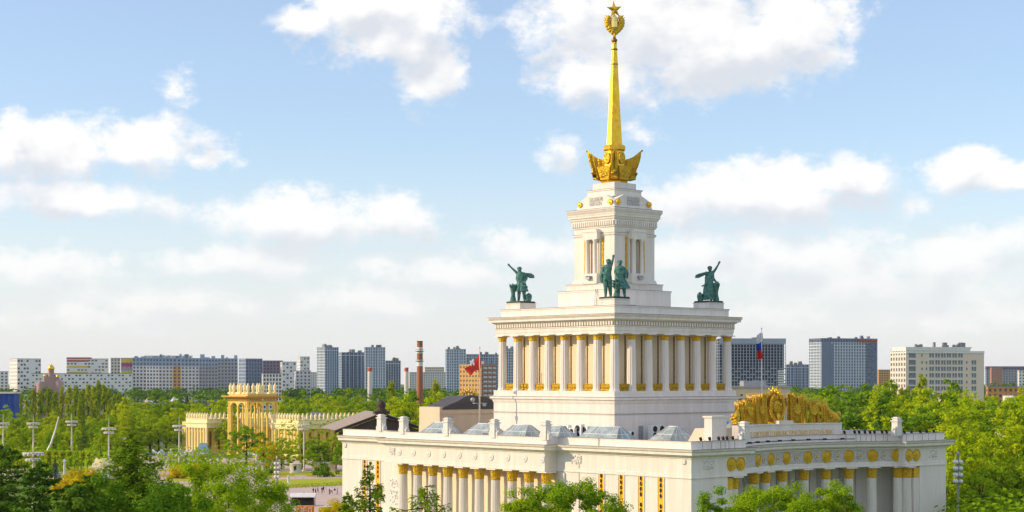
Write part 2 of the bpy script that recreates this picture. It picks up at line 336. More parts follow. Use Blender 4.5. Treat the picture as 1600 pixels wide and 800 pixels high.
for y in yc: put_col(csh, cca, PX+.95, y, .8, PH-.8, 1.65, ab=ab1)
b = MB().box(PX-.4,X0+.1,-15.6,26.6,-.4,.8); b.build('portico_floor', STONE, PAV)
pil = MB().box(-.28,.05,-.55,.55,0,PH-.6).mesh('pilaster', PLASTER)
for i in range(11): link('pilaster', pil, PAV, (X0,yc[0]+d*(.5-i),.6))
b = MB(); b.box(X0-.04,X0+.1,-14.6,25.9,.85,PH); b.build('portico_wall', MATS.get('warm_wall') or mat('warm_wall',(.84,.74,.57),.85,vary=.04,scale=.3,streak=True), PAV)
# reliefs of the portico frieze
ro = MB().lathe([(.62,0),(.62,.06),(.5,.1),(.45,.06),(.3,.14),(.12,.19)],20).mesh('roundel', STONE)
for i, p in enumerate((624,646,669.5,693,717.5,742,767.5,793,820,847)):
    o = link('roundel', ro, PAV, (PX-.003,yon(PX,p),19.35)); o.rotation_euler = (0,-math.pi/2,0)
def relief_block(w, h):
    b = MB(); b.box(0,.06,-w/2,w/2,0,h)
    for k in range(46): 
        y, z = random.uniform(-w/2+.1,w/2-.1), random.uniform(.12,h-.12); b.ball((-.02,y,z),(.12,random.uniform(.1,.2),random.uniform(.1,.24)),6,4)
    return b.mesh('relief', STONE)
rb = relief_block(2.3,1.35); rs = relief_block(1.6,1.25); rt_ = relief_block(2.3,4.6)
link('relief', rb, PAV, (X0-.05,yon(X0,901),18.75)); link('relief', rs, PAV, (PX-.05,yon(PX,613),18.8))
link('relief', rt_, PAV, (X0-.05,yon(X0,616),9.9))
for p in (1107, 1458):
    link('relief', rb, PAV, (xon(Y0,p),Y0-.05,18.75), rz=math.pi/2)
sw = relief_block(.8,.7)
for p in (1069, 540): link('relief', sw, PAV, (X0-.05,yon(X0,p),19.5))
# slit windows with gilt grilles
def slit(y, zt, zb=5.5):
    w = .56
    b = MB(); b.box(-.12,.02,-w-.16,-w,zb,zt); b.box(-.12,.02,w,w+.16,zb,zt); b.box(-.12,.02,-w-.16,w+.16,zt,zt+.16)
    o = b.build('slit_window', PLASTER, PAV, (X0,y,0))
    g = MB(); g.box(-.05,.02,-w,w,zb,zt)
    g.build('grille', GOLDP, o)
    ov = MB(); pr = MB(); n = 12
    for k in range(13):
        z = zt-.62-k*.78
        if k in (4,8): continue
        if z < zb+.5: break
        vs = [(-.062,.25*math.cos(2*math.pi*i/n),z+.31*math.sin(2*math.pi*i/n)) for i in range(n)]
        ov.add(vs, [tuple(range(n))])
        for a in range(n):
            t = 2*math.pi*a/n; pr.tube([(-.07,.29*math.cos(t),z+.36*math.sin(t)),(-.07,.29*math.cos(t+.53),z+.36*math.sin(t+.53))],.045,4)
    e = ov.build('oval_opening', DARK, o); tag(pr.build('oval_rim', GOLD, o), kind='stuff')
for p, q in ((940,737),(971,739),(1002,741),(1033,743.5),(570,716),(591,718)):
    y = yon(X0,p); slit(y, zat(X0,y,q))
# ---- exedra
for k, p in enumerate((1178,1196,1222,1256,1290,1326,1362,1403)):
    a = arc_px(p, AR+.95); put_col(csh, cca, AC[0]+(AR+.95)*math.sin(a), AC[1]+(AR+.95)*math.cos(a), .8, PH-.8, 1.65, ab=ab1, rz=-a)
put_col(csh, cca, -17.2, Y0+.95, .8, PH-.8, 1.65, ab=ab1); put_col(csh, cca, 26.2, Y0+1.0, .8, PH-.8, 1.65, ab=ab1)
pc = MB().box(-.8,.8,-.5,.5,0,1.65).mesh('pilaster_capital', GOLDR); ps = MB().box(-.72,.72,-.45,.45,0,PH-1.65-.6).mesh('end_pilaster', PLASTER)
for x in (-19.0, 27.7):
    o = link('end_pilaster', ps, PAV, (x,Y0+.6,.6)); link('pilaster_capital', pc, o, (0,0,PH-1.65-.6))
md = MB().lathe([(1.02,0),(1.02,.14),(.94,.2),(.9,.12),(.78,.12),(.7,.2),(.45,.16),(.3,.26),(.1,.28)],28).mesh('medallion', GOLDR)
mdn = MB().lathe([(.24,0),(.24,.1),(.12,.16)],12).mesh('rosette', GOLD)
ring = MB(); 
for k in range(20):
    t0, t1 = 2*math.pi*k/20, 2*math.pi*(k+1)/20; ring.tube([(.62*math.cos(t0),.62*math.sin(t0),.03),(.62*math.cos(t1),.62*math.sin(t1),.03)],.09,4)
ring = ring.mesh('ring_moulding', RELIEF)
aa = [arc_px(p, AR) for p in (1184,1204,1228.5,1262,1291,1326,1363,1401)]
aa = [-AH+.02]+aa
for i, a in enumerate(aa):
    e = (math.pi/2, 0, -a)
    o = link('medallion', md, PAV, (AC[0]+(AR-.003)*math.sin(a), AC[1]+(AR-.003)*math.cos(a), 19.3)); o.rotation_euler = e
    if i < len(aa)-1 and i > 0:
        m_ = (a+aa[i+1])/2; P = (AC[0]+(AR-.003)*math.sin(m_), AC[1]+(AR-.003)*math.cos(m_))
        for me in (mdn, ring):
            o = link('rosette' if me is mdn else 'ring_moulding', me, PAV, (*P, 19.35)); o.rotation_euler = e
for x in (-18.7,-16.7,25.4,27.4):
    o = link('medallion', md, PAV, (x, Y0-.003, 19.3)); o.rotation_euler = (math.pi/2,0,0)
fr = MB(); fr.sweep(arc(AR-.02,-AH*.98,AH*.98,36), [(0,18.35),(.03,18.4),(.03,20.25),(0,20.3)]); fr.build('relief_band', RELIEF, PAV)
# back wall of the exedra: relief panels and pilasters
for k in range(9):
    a = -.42+.105*k; r = AR+4.55; o = link('wall_pilaster', pil, PAV, (AC[0]+r*math.sin(a), AC[1]+r*math.cos(a), .6)); o.rotation_euler = (0,0,-a+math.pi/2)
    if k < 8:
        a += .0525; g = MB(); g.box(-1.25,1.25,-.1,.05,8.5,17.2)
        for q in range(110): g.ball((random.uniform(-1.1,1.1),-.1,random.uniform(8.8,17)),(random.uniform(.12,.28),.12,random.uniform(.15,.4)),6,4)
        o = g.build('relief_panel', RELIEF, PAV, (AC[0]+(AR+4.5)*math.sin(a), AC[1]+(AR+4.5)*math.cos(a), 0), -a)
b = MB(); b.prism(arc(AR+.2,-AH,AH,24)+arc(AR+5.2,-.5,.5,24)[::-1], ZF0-.02, ZF0+.3); b.build('exedra_ceiling', PLASTER, PAV)
# ---- attic wall with the inscription over the exedra, parapet blocks
IR = AR+1.6; IA0, IA1 = -.36, .30
b = MB(); b.sweep(arc(IR,IA0,IA1,30), [(0,ZC),(.25,ZC),(.25,ZC+.35),(.1,ZC+.4),(.1,24.5),(.22,24.55),(.22,24.7),(-1.4,24.7),(-1.4,ZC)]); b.build('inscription_wall', PLASTER, PAV)
b = MB(); b.box(-1.5,1.5,-.6,.7,24.7,25.2); b.build('emblem_base', PLASTER, PAV, (AC[0]+(IR+.4)*math.sin(0), AC[1]+(IR+.4), 0))
def text_mesh(txt, size, ext=.04):
    c = bpy.data.curves.new('t', 'FONT'); c.body = txt; c.size = size; c.align_x = 'CENTER'; c.extrude = ext; c.resolution_u = 2
    o = bpy.data.objects.new('t', c); COL.objects.link(o); dg = bpy.context.evaluated_depsgraph_get()
    me = bpy.data.meshes.new_from_object(o.evaluated_get(dg)); bpy.data.objects.remove(o); return me
me = text_mesh('СОЮЗ СОВЕТСКИХ СОЦИАЛИСТИЧЕСКИХ РЕСПУБЛИК', 1.05)
w = max(v.co.x for v in me.vertices); span = (IR-.1)*.285
for v in me.vertices:
    a = (v.co.x/w)*.285-.03; r = IR-.1-.01-v.co.z*.8; v.co = (AC[0]+r*math.sin(a), AC[1]+r*math.cos(a), 22.85+v.co.y)
me.materials.clear(); me.materials.append(GOLDP); link('inscription', me, PAV)
# parapet posts with finials
def post_mesh():
    b = MB(); b.box(-.58,.58,-.58,.58,0,2.3); b.box(-.72,.72,-.72,.72,2.3,2.5); b.box(-.5,.5,-.5,.5,2.5,2.75); b.box(-.62,.62,-.62,.62,2.75,2.9); b.box(-.4,.4,-.4,.4,2.9,3.05)
    b.box(-.4,.4,-1.05,1.05,0,.9); b.box(-.36,.36,-.85,.85,.9,1.5)
    for s in (-1,1): b.lathe([(.26,.9),(.3,1.05),(.18,1.25)],8,(0,s*.92))
    return b.mesh('parapet_post', STONE)
pm = post_mesh()
for p in (596,631,700,773,853): link('parapet_post', pm, PAV, (PX+.55 if p > 600 else X0+.5, yon(PX+.55 if p > 600 else X0+.5,p), ZP-.4 if p > 600 else ZP-.2))
link('parapet_post', pm, PAV, (-14.6,-42.0,ZP-.3), math.pi/2); link('parapet_post', pm, PAV, (xon(Y0+.8,1401),Y0+.8,ZP-.2), math.pi/2)
b = MB(); b.box(-19,-15.7,-39.5,-38.0,ZR,26.1); b.box(-19.2,-15.5,-39.7,-37.8,26.1,26.35); b.build('roof_hut', PLASTER, PAV)
# thin dark strips along the ledges, painting the shade lines there
def shade_line(path, o0, z, closed=False, hgt=.07): b = MB(); b.sweep(path, [(o0-.5,z),(o0+.035,z),(o0+.035,z+hgt),(o0-.5,z+hgt)], closed); b.build('shade_strip', SHADE_LINE, PAV)
shade_line(ENT, 1.28, ZC-.01); shade_line(par, .06, ZP+.003, hgt=.05)
# ---- tower: base block
TOWER_FACES = [(-1,0),(0,-1),(1,0),(0,1)]
def sq(h): return [(-h,h),(-h,-h),(h,-h),(h,h)]      # travel so that 'right' is outward
b = MB(); h = 14.85; b.box(-h,h,-h,h,ZR-.4,29.9); b.build('tower_base', PLASTER, PAV)
b = MB(); b.sweep(sq(h), [(0,27.75),(.12,28.0),(.2,28.35),(.5,28.5),(.5,28.85),(.1,29.0),(.003,29.05)], True); b.build('base_moulding', PLASTER, PAV)
b = MB(); b.sweep(sq(h), [(0,26.0),(.1,26.02),(.1,26.12),(0,26.2)], True); b.build('string_course', PLASTER, PAV)
TZ0, TZ1 = 29.9, 39.35; HC = 13.75
b = MB(); b.box(-11.34,11.34,-11.34,11.34,TZ0,TZ1+.3); b.build('tower_cella', mat('warm_plaster',(.84,.72,.54),.85,vary=.04,scale=.3,streak=True), PAV)
tsh, tca = column_mesh(TZ1-TZ0-.16, .76, .85, 14)
ab2 = MB().frustum(1.02,0,1.02,.15).mesh('abacus', PLASTER)
n = 7; sp = 2*HC/n
for i in range(n+1):
    for j in range(n+1):
        if i in (0,n) or j in (0,n): put_col(tsh, tca, -HC+sp*i, -HC+sp*j, TZ0, TZ1-TZ0-.16, .85, ab=ab2)
# gilt balustrade panels between columns and gilt ornament strips on the cella wall
gp = MB(); gp.box(-sp/2+.72,sp/2-.72,-.1,.1,0,1.15); gp.box(-sp/2+.7,sp/2-.7,-.16,.16,1.02,1.2); gp.box(-sp/2+.72,sp/2-.72,-.14,.14,.08,.2)
for k in range(5): gp.ball((-.9+.45*k,-.1,.6),(.18,.08,.22),8,5); gp.ball((-.9+.45*k,.1,.6),(.18,.08,.22),8,5)
gp = gp.mesh('balustrade_panel', mat('aged_gilding',(.66,.42,.03),.45,metal=.5,vary=.3,scale=2.5,bump=1,bscale=4))
gs = MB(); gs.box(-.15,.15,-.06,.02,1.2,9.2)
for k in range(24): gs.ball((0,-.06,1.45+.32*k),(.12,.1,.14),6,4)
gs = gs.mesh('ornament_strip', mat('dull_gilding',(.42,.27,.03),.5,metal=.3,vary=.3,scale=3,bump=.8,bscale=5))
for (fx, fy) in ((-1,0),(0,-1),(1,0),(0,1)):
    rz = {(-1,0):-math.pi/2,(0,-1):0,(1,0):math.pi/2,(0,1):math.pi}[(fx,fy)]
    for i in range(n):
        t = -HC+sp*(i+.5)
        link('balustrade_panel', gp, PAV, (fx*HC if fx else t, fy*HC if fy else t, TZ0), rz)
    if fx < 0 or fy < 0:
        for i in range(n-1):
            t = -HC+sp*(i+1)
            for s in (-.95,.95):
                if abs(t+s) < 11: link('ornament_strip', gs, PAV, (fx*11.34 if fx else t+s, fy*11.34 if fy else t+s, TZ0), rz)
E_ = 14.5
b = MB(); b.box(-E_,E_,-E_,E_,TZ1,42.2); b.build('tower_entablature', PLASTER, PAV)
b = MB(); b.sweep(sq(E_), [(0,TZ1+.42),(.08,TZ1+.45),(.08,40.35),(.2,40.45),(.2,40.6),(.12,40.62),(.12,41.3),(.5,41.5),(.55,41.62),(.95,41.66),(.95,42.0),(1.12,42.15),(1.12,42.45),(-.6,42.55)], True); b.build('tower_cornice', PLASTER, PAV)
def dentils(h, z0, z1, w, step, proud, name='dentil_band'):
    b = MB(); k = int(2*h/step)
    for (fx, fy) in ((-1,0),(0,-1)):
        for i in range(k):
            t = -h+step*(i+.5)+(2*h-k*step)/2
            if fx: b.box(-h-proud,-h+.02,t-w/2,t+w/2,z0,z1)
            else: b.box(t-w/2,t+w/2,-h-proud,-h+.02,z0,z1)
    return b.build(name, PLASTER, PAV, kind='stuff')
dentils(E_+.12, 40.68, 41.3, .34, .62, .3)
b = MB(); b.sweep(sq(E_+.15),[(0,40.62),(.04,40.64),(.04,41.32),(0,41.35)],True); b.build('gilt_band', mat('ochre_band',(.62,.50,.24),.7), PAV)
beads = MB()
for (fx, fy) in ((-1,0),(0,-1)):
    for i in range(88):
        t = -15.4+.35*i
        beads.ball((-15.62 if fx else t, t if fx else -15.62, 42.3),(.13,.13,.12),6,4)
beads.build('bead_moulding', mat('bead',(.70,.60,.40),.7), PAV, kind='stuff')
h = 13.95; b = MB(); b.box(-h,h,-h,h,42.4,43.7); b.box(-h-.12,h+.12,-h-.12,h+.12,43.7,43.87); b.build('attic', PLASTER, PAV)
for (x, y) in ((-11.5,-11.5),(-11.5,11.5),(11.5,-11.5)):
    b = MB(); b.box(-1.85,1.85,-1.85,1.85,43.8,44.9); b.box(-1.95,1.95,-1.95,1.95,44.9,45.02); b.build('statue_pedestal', PLASTER, PAV, (x,y,0))
for h_, o_, z_, g_ in ((14.85,.5,28.86,.08),(14.85,.1,26.12,.1),(E_,1.12,42.46,.08),(13.95,.12,43.875,.06),(7,0,46.99,.06),(6,0,48.16,.05),(4.9,.22,56.76,.06),(4.9,1.0,60.96,.07),(3.45,0,64.505,.06)): shade_line(sq(h_), o_, z_, True, g_)
# ---- upper tower
b = MB(); b.box(-6.9,6.9,-6.9,6.9,43.8,46.9); b.box(-7,7,-7,7,46.75,46.98); b.box(-5.9,5.9,-5.9,5.9,46.98,48.1); b.box(-6,6,-6,6,48.0,48.15); b.build('upper_base', PLASTER, PAV)
b = MB(); h = 4.9; b.frustum(5.3,48.1,5.05,48.9); b.box(-h,h,-h,h,48.9,61); b.build('upper_shaft', PLASTER, PAV)
b = MB(); b.sweep(sq(h), [(0,56.3),(.08,56.35),(.22,56.55),(.22,56.75),(.003,56.8)], True); b.sweep(sq(h), [(0,57.7),(.2,57.8),(.2,57.95),(.3,58.0),(.3,59.0),(.5,59.2),(.55,59.5),(.75,59.55),(.75,59.75),(.68,59.8),(.78,60.2),(1.0,60.5),(1.0,60.95),(-.5,61.1)], True); b.build('upper_cornice', PLASTER, PAV)
dentils(h+.3, 58.1, 58.85, .28, .52, .22, 'upper_dentil_band')
beads = MB()
for (fx, fy) in ((-1,0),(0,-1)):
    for i in range(42):
        t = -5.85+.283*i
        beads.ball((-5.9 if fx else t, t if fx else -5.9, 60.72),(.12,.12,.16),6,4)
        if i % 2 == 0: beads.ball((-5.62 if fx else t, t if fx else -5.62, 59.95),(.1,.1,.1),6,4)
beads.build('egg_moulding', PLASTER, PAV, kind='stuff')
# aedicules on the shaft
def aedicule(rz):
    f = MB(); f.box(-1.75,1.75,-1.1,.05,55.75,57.0); f.box(-1.85,1.85,-1.2,.05,57.0,57.2); f.box(-1.45,1.45,-1.05,.05,57.2,57.5)
    f.box(-1.75,1.75,-1.15,.05,48.5,49.9); f.box(-1.85,1.85,-1.3,.05,48.15,48.6)
    f.box(-1.75,-1.45,-.35,.05,49.9,55.75); f.box(1.45,1.75,-.35,.05,49.9,55.75)
    o = f.build('aedicule', PLASTER, PAV, (0,0,0), rz); o.location = Vector((4.9*math.sin(rz), -4.9*math.cos(rz), 0))
    for s in (-.95,.95):
        c = MB(); c.lathe([(.42,49.9),(.42,50.0),(.36,50.1),(.35,52),(.31,55.3),(.44,55.5),(.46,55.75)],18); c.build('small_column', PLASTER, o, (s,-.72,0))
        st = MB(); st.box(-.2,.2,-.1,.02,48.8,56.2)
        for k in range(22): st.ball((0,-.1,49+.33*k),(.17,.1,.14),6,4)
        st.build('ornament_strip', GOLDR, o, (2.15*(1 if s > 0 else -1),0,0))
    w_ = MB(); w_.box(-.56,.56,-.06,.02,50,55.6); w_.box(-1.4,-1.1,-.06,.02,50,55.6); w_.box(1.1,1.4,-.06,.02,50,55.6); w_.build('niche', mat('ochre_niche',(.52,.36,.14),.8), o)
    w_ = MB(); w_.box(-.18,.18,-.22,-.05,50,55.6); w_.build('mullion', PLASTER, o)
    lamp = MB(); lamp.box(-.5,.5,-.3,.2,0,.35); lamp.lathe([(.3,.35),(.35,.6)],10,(-.25,0)); lamp.lathe([(.3,.35),(.35,.6)],10,(.3,0)); lamp.build('floodlight_bracket', GREYM, o, (0,-1.4,48.9))
for rz in (0, -math.pi/2, math.pi/2, math.pi): aedicule(rz)
# attic of the shaft with gilded shells and relief panels
b = MB(); h = 4.6
b.box(-h,h,-h,h,61.0,61.5)
for k, rz in enumerate((0, math.pi/2)):
    pts = [(-h+.03,61.5),(-h+.03,62.3),(-2.2,63.4),(2.2,63.4),(h-.03,62.3),(h-.03,61.5)]
    vs = []
    hh = h-.1-k*.02
    for yy in (-hh, hh): vs += [(p[0],yy,p[1]) if k == 0 else (yy,p[0],p[1]) for p in pts]
    b.add(vs, [tuple(range(6)), tuple(range(6,12))]+[(i,(i+1)%6,6+(i+1)%6,6+i) for i in range(6)])
b.box(-3.3,3.3,-3.3,3.3,63.2,64.4); b.box(-3.45,3.45,-3.45,3.45,64.3,64.5); b.box(-2.65,2.65,-2.65,2.65,64.5,65.7)
b.build('upper_attic', PLASTER, PAV)
for rz in (0, -math.pi/2):
    D = Vector((math.sin(rz), -math.cos(rz), 0))
    g = MB(); g.box(-1.55,1.55,-.08,.05,61.6,63.1)
    for q in range(60): g.ball((random.uniform(-1.4,1.4),-.08,random.uniform(61.75,62.95)),(.22,.1,.16),6,4)
    g.build('relief_panel', RELIEF, PAV, D*4.5, rz)
    for x, zz, s in ((-3.75,61.95,.85),(3.75,61.95,.85)):
        g = MB(); 
        for q in range(7):
            t = math.pi*(.1+.8*q/6); g.tube([(0,-.12,-.35*s/.85),(.6*s*math.cos(t),-.25,.75*s*math.sin(t)-.1)],[.06,.2*s],6)
        g.ball((0,-.15,-.3*s),(.3*s,.18,.22*s),8,6)
        g.build('gilded_shell', GOLD, PAV, D*4.55+Vector((x*math.cos(rz), x*math.sin(rz), zz)), rz)
# ---- spire
SP = MB(); n = 8
prof = [(2.35,65.6),(2.5,66.0),(2.1,66.4),(1.9,67.2),(1.75,71.3),(2.0,71.6),(2.05,72.1),(1.75,72.4)]
SP.lathe(prof, 8, smooth=False); cr = SP.build('spire_crown', GOLD, PAV, rz=R(22.5))
for k in range(4):
    a = R(45+90*k)
    # bunch of hanging banners at each corner
    f = MB(); rows = []; nx, nz = 16, 8
    for i in range(nx+1):
        t = i/nx; r = 1.7+2.95*t; top = 69.9+1.35*t**1.6; bot = 66.3+.3*t+1.1*t**3
        row = []
        for j in range(nz+1):
            s = j/nz; sw_ = .24*math.sin(t*22+s*1.2)*(.45+.9*s); rr = r-(1.0*s**1.8)*t
            row.append((rr, sw_, top+(bot-top)*s))
        rows.append(row)
    for side in (-.3,.3):
        vs = [(p[0],p[1]+side,p[2]) for row in rows for p in row]
        f.add(vs, [(i*(nz+1)+j,(i+1)*(nz+1)+j,(i+1)*(nz+1)+j+1,i*(nz+1)+j+1) for i in range(nx) for j in range(nz)], 0, True)
    f.tube([(1.6,0,69.6),(3.2,0,70.2),(4.7,0,71.4)],[.1,.12,.14],6); f.ball((4.8,0,71.45),(.22,.16,.16),8,6)
    f.build('corner_banner', GOLDR, cr, rz=a-R(22.5))
    v = MB()
    for q in range(5): v.tube([(2.2+.1*q,(q-2)*.22,66.3),(3.0+.14*q,(q-2)*.2,66.6),(3.5+.1*q,(q-2)*.1,67.5),(3.3,(q-2)*.1,68.4)],[.12,.24,.2,.1],6)
    v.build('volute', GOLDR, cr, rz=a-R(22.5))
    a2 = R(90*k)
    c = MB(); c.frustum((.25,1.0),66.3,(.55,1.55),68.6,cx=2.15); 
    for q in range(26): c.ball((2.55,random.uniform(-1,1),random.uniform(66.8,68.4)),(.14,.2,.18),6,4)
    pass
    sh = MB(); sh.lathe([(.62,0),(.66,.16),(.5,.22),(.42,.12),(.2,.22)],16)
    c.build('basket', GOLDR, cr, rz=a2-R(22.5))
    m_ = sh.mesh('shield', GOLDR)
    o = link('shield', m_, cr); o.matrix_local = Matrix.Rotation(a2-R(22.5),4,'Z') @ Matrix.Translation((1.78,0,70.1)) @ Matrix.Rotation(math.pi/2,4,'Y') @ Matrix.Diagonal((1.6,1.15,1,1))
    rib = MB(); rib.tube([(1.75,0,66.4),(2.2,0,67.5),(2.0,0,69),(1.9,0,71.4)],[.5,.45,.32,.3],6)
    rib.build('herald_figure', GOLD, cr, rz=a-R(22.5)) if False else None
b = MB(); b.lathe([(1.5,72.4),(1.45,72.7),(1.32,74.5),(1.05,79),(.78,84),(.52,88.6),(.40,90.1)], 8, smooth=False)
sp_ = b.build('spire', GOLD, PAV, rz=R(22.5))
b = MB(); b.lathe([(.62,86.3),(.66,86.45),(.62,86.6)],12); b.lathe([(.52,88.9),(.58,89.05),(.52,89.2)],12); b.lathe([(.22,90.1),(.5,90.5),(.52,90.75),(.3,91.0),(.2,91.3)],12); b.build('spire_ring', mat('aged_gold',(.30,.17,.03),.45,metal=.6), sp_)
b = MB(); b.lathe([(.42,90.0),(.46,90.2),(.24,90.45)],12); b.lathe([(.2,91.2),(.35,91.8),(.15,92.2)],10)
for s in (-1,1):
    for q in range(7):
        t = q/6; c = Vector((s*(.3+.92*math.sin(t*2.25)), 0, 92.0+2.6*t)); rr = .44+.2*math.sin(t*3)
        b.ball(c,(rr,.32,rr*.9),7,5); 
        for w_ in range(3): b.tube([c, c+Vector((s*(.42+.1*w_), random.uniform(-.2,.2), .15+.25*w_-.2))],[.16,.05],5)
for q in range(6): b.ball((random.uniform(-.5,.5),random.uniform(-.2,.2),91.9+.1*q),(.3,.3,.25),7,5)
b.build('wheat_wreath', GOLDR, PAV, rz=-PRZ)
st = MB(); vs = [(0,-.42,0),(0,.42,0)]; r1, r2 = 1.62, .62
for i in range(10):
    a = math.pi/2+math.pi*i/5; r_ = r1 if i % 2 == 0 else r2; vs.append((r_*math.cos(a),0,r_*math.sin(a)))
st.add(vs, [(0,2+i,2+(i+1)%10) for i in range(10)]+[(1,2+(i+1)%10,2+i) for i in range(10)])
o = st.build('star', GOLD, PAV); o.location = (0,0,96.0); o.rotation_euler = (0,R(-8),R(28)-PRZ)
b = MB(); b.lathe([(.2,92),(.62,92.9),(.7,93.8),(.55,94.6),(.12,95.1)],8,smooth=False); b.tube([(0,0,94.5),(0,0,95.6)],.12,6); b.build('star_mast', mat('pale_gilding',(1,.78,.28),.2,metal=.75), PAV)
# ---- roof lights
def skylight(x, y, lx, ly, h, z, lab=None):
    o = MB(); g = MB(); rid = max(ly-lx*.62, .9)
    base = [(-lx,-ly,0),(lx,-ly,0),(lx,ly,0),(-lx,ly,0)]; top = [(-.3,-rid,h),(.3,-rid,h),(.3,rid,h),(-.3,rid,h)]
    def lerp(a, c, t): return tuple(a[i]+(c[i]-a[i])*t for i in range(3))
    g.add(base+top, [(0,1,5,4),(1,2,6,5),(2,3,7,6),(3,0,4,7),(4,5,6,7)])
    for i in range(4):
        a, c, d_, e = base[i], base[(i+1)%4], top[(i+1)%4], top[i]; nb = max(2, int((Vector(c)-Vector(a)).length/1.35))
        for k in range(nb+1): o.tube([lerp(a,c,k/nb), lerp(e,d_,k/nb)], .075, 4, smooth=False)
        o.tube([lerp(a,e,.5), lerp(c,d_,.5)], .06, 4, smooth=False); o.tube([a,c], .12, 4, smooth=False)
    o.tube([(0,-rid,h),(0,rid,h)], .12, 4)
    o.box(-lx-.05,lx+.05,-ly-.05,ly+.05,-.55,-.02)
    p = o.build('skylight', WHITEM, PAV, (x,y,z)); g.build('glazing', GLASS, p)
for p in (690, 758, 816, 872): skylight(-22.2, yon(-22.2,p), 2.6, 3.4 if p < 830 else 2.6, 2.05, ZR+.3)
skylight(-21.2, yon(-21.2,948), 2.6, 4.6, 2.3, ZR+.15); skylight(xon(-30,1052), -30, 3.6, 2.4, 2.3, ZR+.3); skylight(xon(-25,1140), -25, 3.5, 2.4, 2.6, ZR+.3)
b = MB(); x = xon(-36.5,1108); b.add([(-3.4,-1.6,22),(-1.4,-1.6,24.4),(3.4,-1.6,24.5),(3.4,-1.6,22),(-3.4,1.6,22),(-1.4,1.6,24.4),(3.4,1.6,24.5),(3.4,1.6,22)],[(0,1,2,3),(4,5,6,7),(0,1,5,4),(1,2,6,5),(2,3,7,6)]); b.build('roof_hatch', BEIGE, PAV, (x,-36.5,0))
b = MB(); b.lathe([(.75,22),(.75,24.6)],14); b.build('roof_vent', GREYM, PAV, (xon(-24,1126),-24,0.6))
b = MB(); b.box(-.45,.45,-.08,.08,22,24.2); b.build('roof_door', GREYM, PAV, (xon(-14.9,1001),-14.95,0))
b = MB(); b.tube([(-13.9,-13.9,43.9),(-9,-13.9,44.0)],.05,4); y = yon(-7.05,932); 
for s in (-.25,.25): b.tube([(-7.4,y+s,43.9),(-7.05,y+s,47.2)],.05,4)
for k in range(9): b.tube([(-7.4+.04*k,y-.25,44.1+.36*k),(-7.4+.04*k,y+.25,44.1+.36*k)],.035,4)
b.build('roof_ladder', GREYM, PAV)
# ---- rear attic block whose dark sheet roof backs the far emblem
xa = xon(34,687)
b = MB(); b.box(xa,14,34,40,ZR,zat(xa,34,636)); b.box(xa-.2,14,33.8,34,25.4,25.6); b.box(xa-.1,14,33.85,40,ZR,23.2); b.build('rear_attic', BEIGE, PAV)
b = MB(); m_ = 14; pts = []
for i in range(m_+1):
    t = i/m_; x = xa+.6+(13-xa)*t; z = 26.55+2.3*math.sin(math.pi*min(1,max(0,(t-.0)*1.55)))**1.4*(1 if t < .65 else .4)+.15*math.sin(t*31); pts.append((x,z))
vs = [(x,33.9,z) for x,z in pts]+[(x,40,z-.2) for x,z in pts]+[(x,33.9,26.2) for x,z in pts]
b.add(vs,[(i,i+1,m_+2+i,m_+1+i) for i in range(m_)]+[(i,i+1,2*m_+3+i,2*m_+2+i) for i in range(m_)]); b.build('rear_roof', ROOFD, PAV)
b = MB(); b.box(-.5,.5,-.1,.1,23.6,25.2); b.build('rear_hatch', GREYM, PAV, (xon(33.9,704),33.93,-.3))
b = MB()
# ================================================================ things standing on the pavilion
def pav_pt(x, y, z): w = wl(x, y); return Vector((w[0], w[1], z))
def skin(name, joints, bones, mats, parent, sub=2, root=0):
    """joints: [(x,y,z,r)] ; one continuous body grown over a skeleton"""
    me = bpy.data.meshes.new(name); me.from_pydata([j[:3] for j in joints], bones, []); 
    for m in (mats if isinstance(mats, list) else [mats]): me.materials.append(m)
    o = link(name, me, parent); md = o.modifiers.new('skin', 'SKIN'); md.use_smooth_shade = True
    lay = me.skin_vertices[0] if me.skin_vertices else None
    if lay is None:
        bm = bmesh.new(); bm.from_mesh(me); bm.verts.layers.skin.verify(); bm.to_mesh(me); bm.free(); lay = me.skin_vertices[0]
    for i, j in enumerate(joints):
        r = j[3]; lay.data[i].radius = r if isinstance(r, tuple) else (r, r)
        lay.data[i].use_root = (i == root)
    sd = o.modifiers.new('sub', 'SUBSURF'); sd.levels = sub; sd.render_levels = sub
    dg = bpy.context.evaluated_depsgraph_get(); m2 = bpy.data.meshes.new_from_object(o.evaluated_get(dg)); o.modifiers.clear(); o.data = m2
    for p in m2.polygons: p.use_smooth = True
    return o
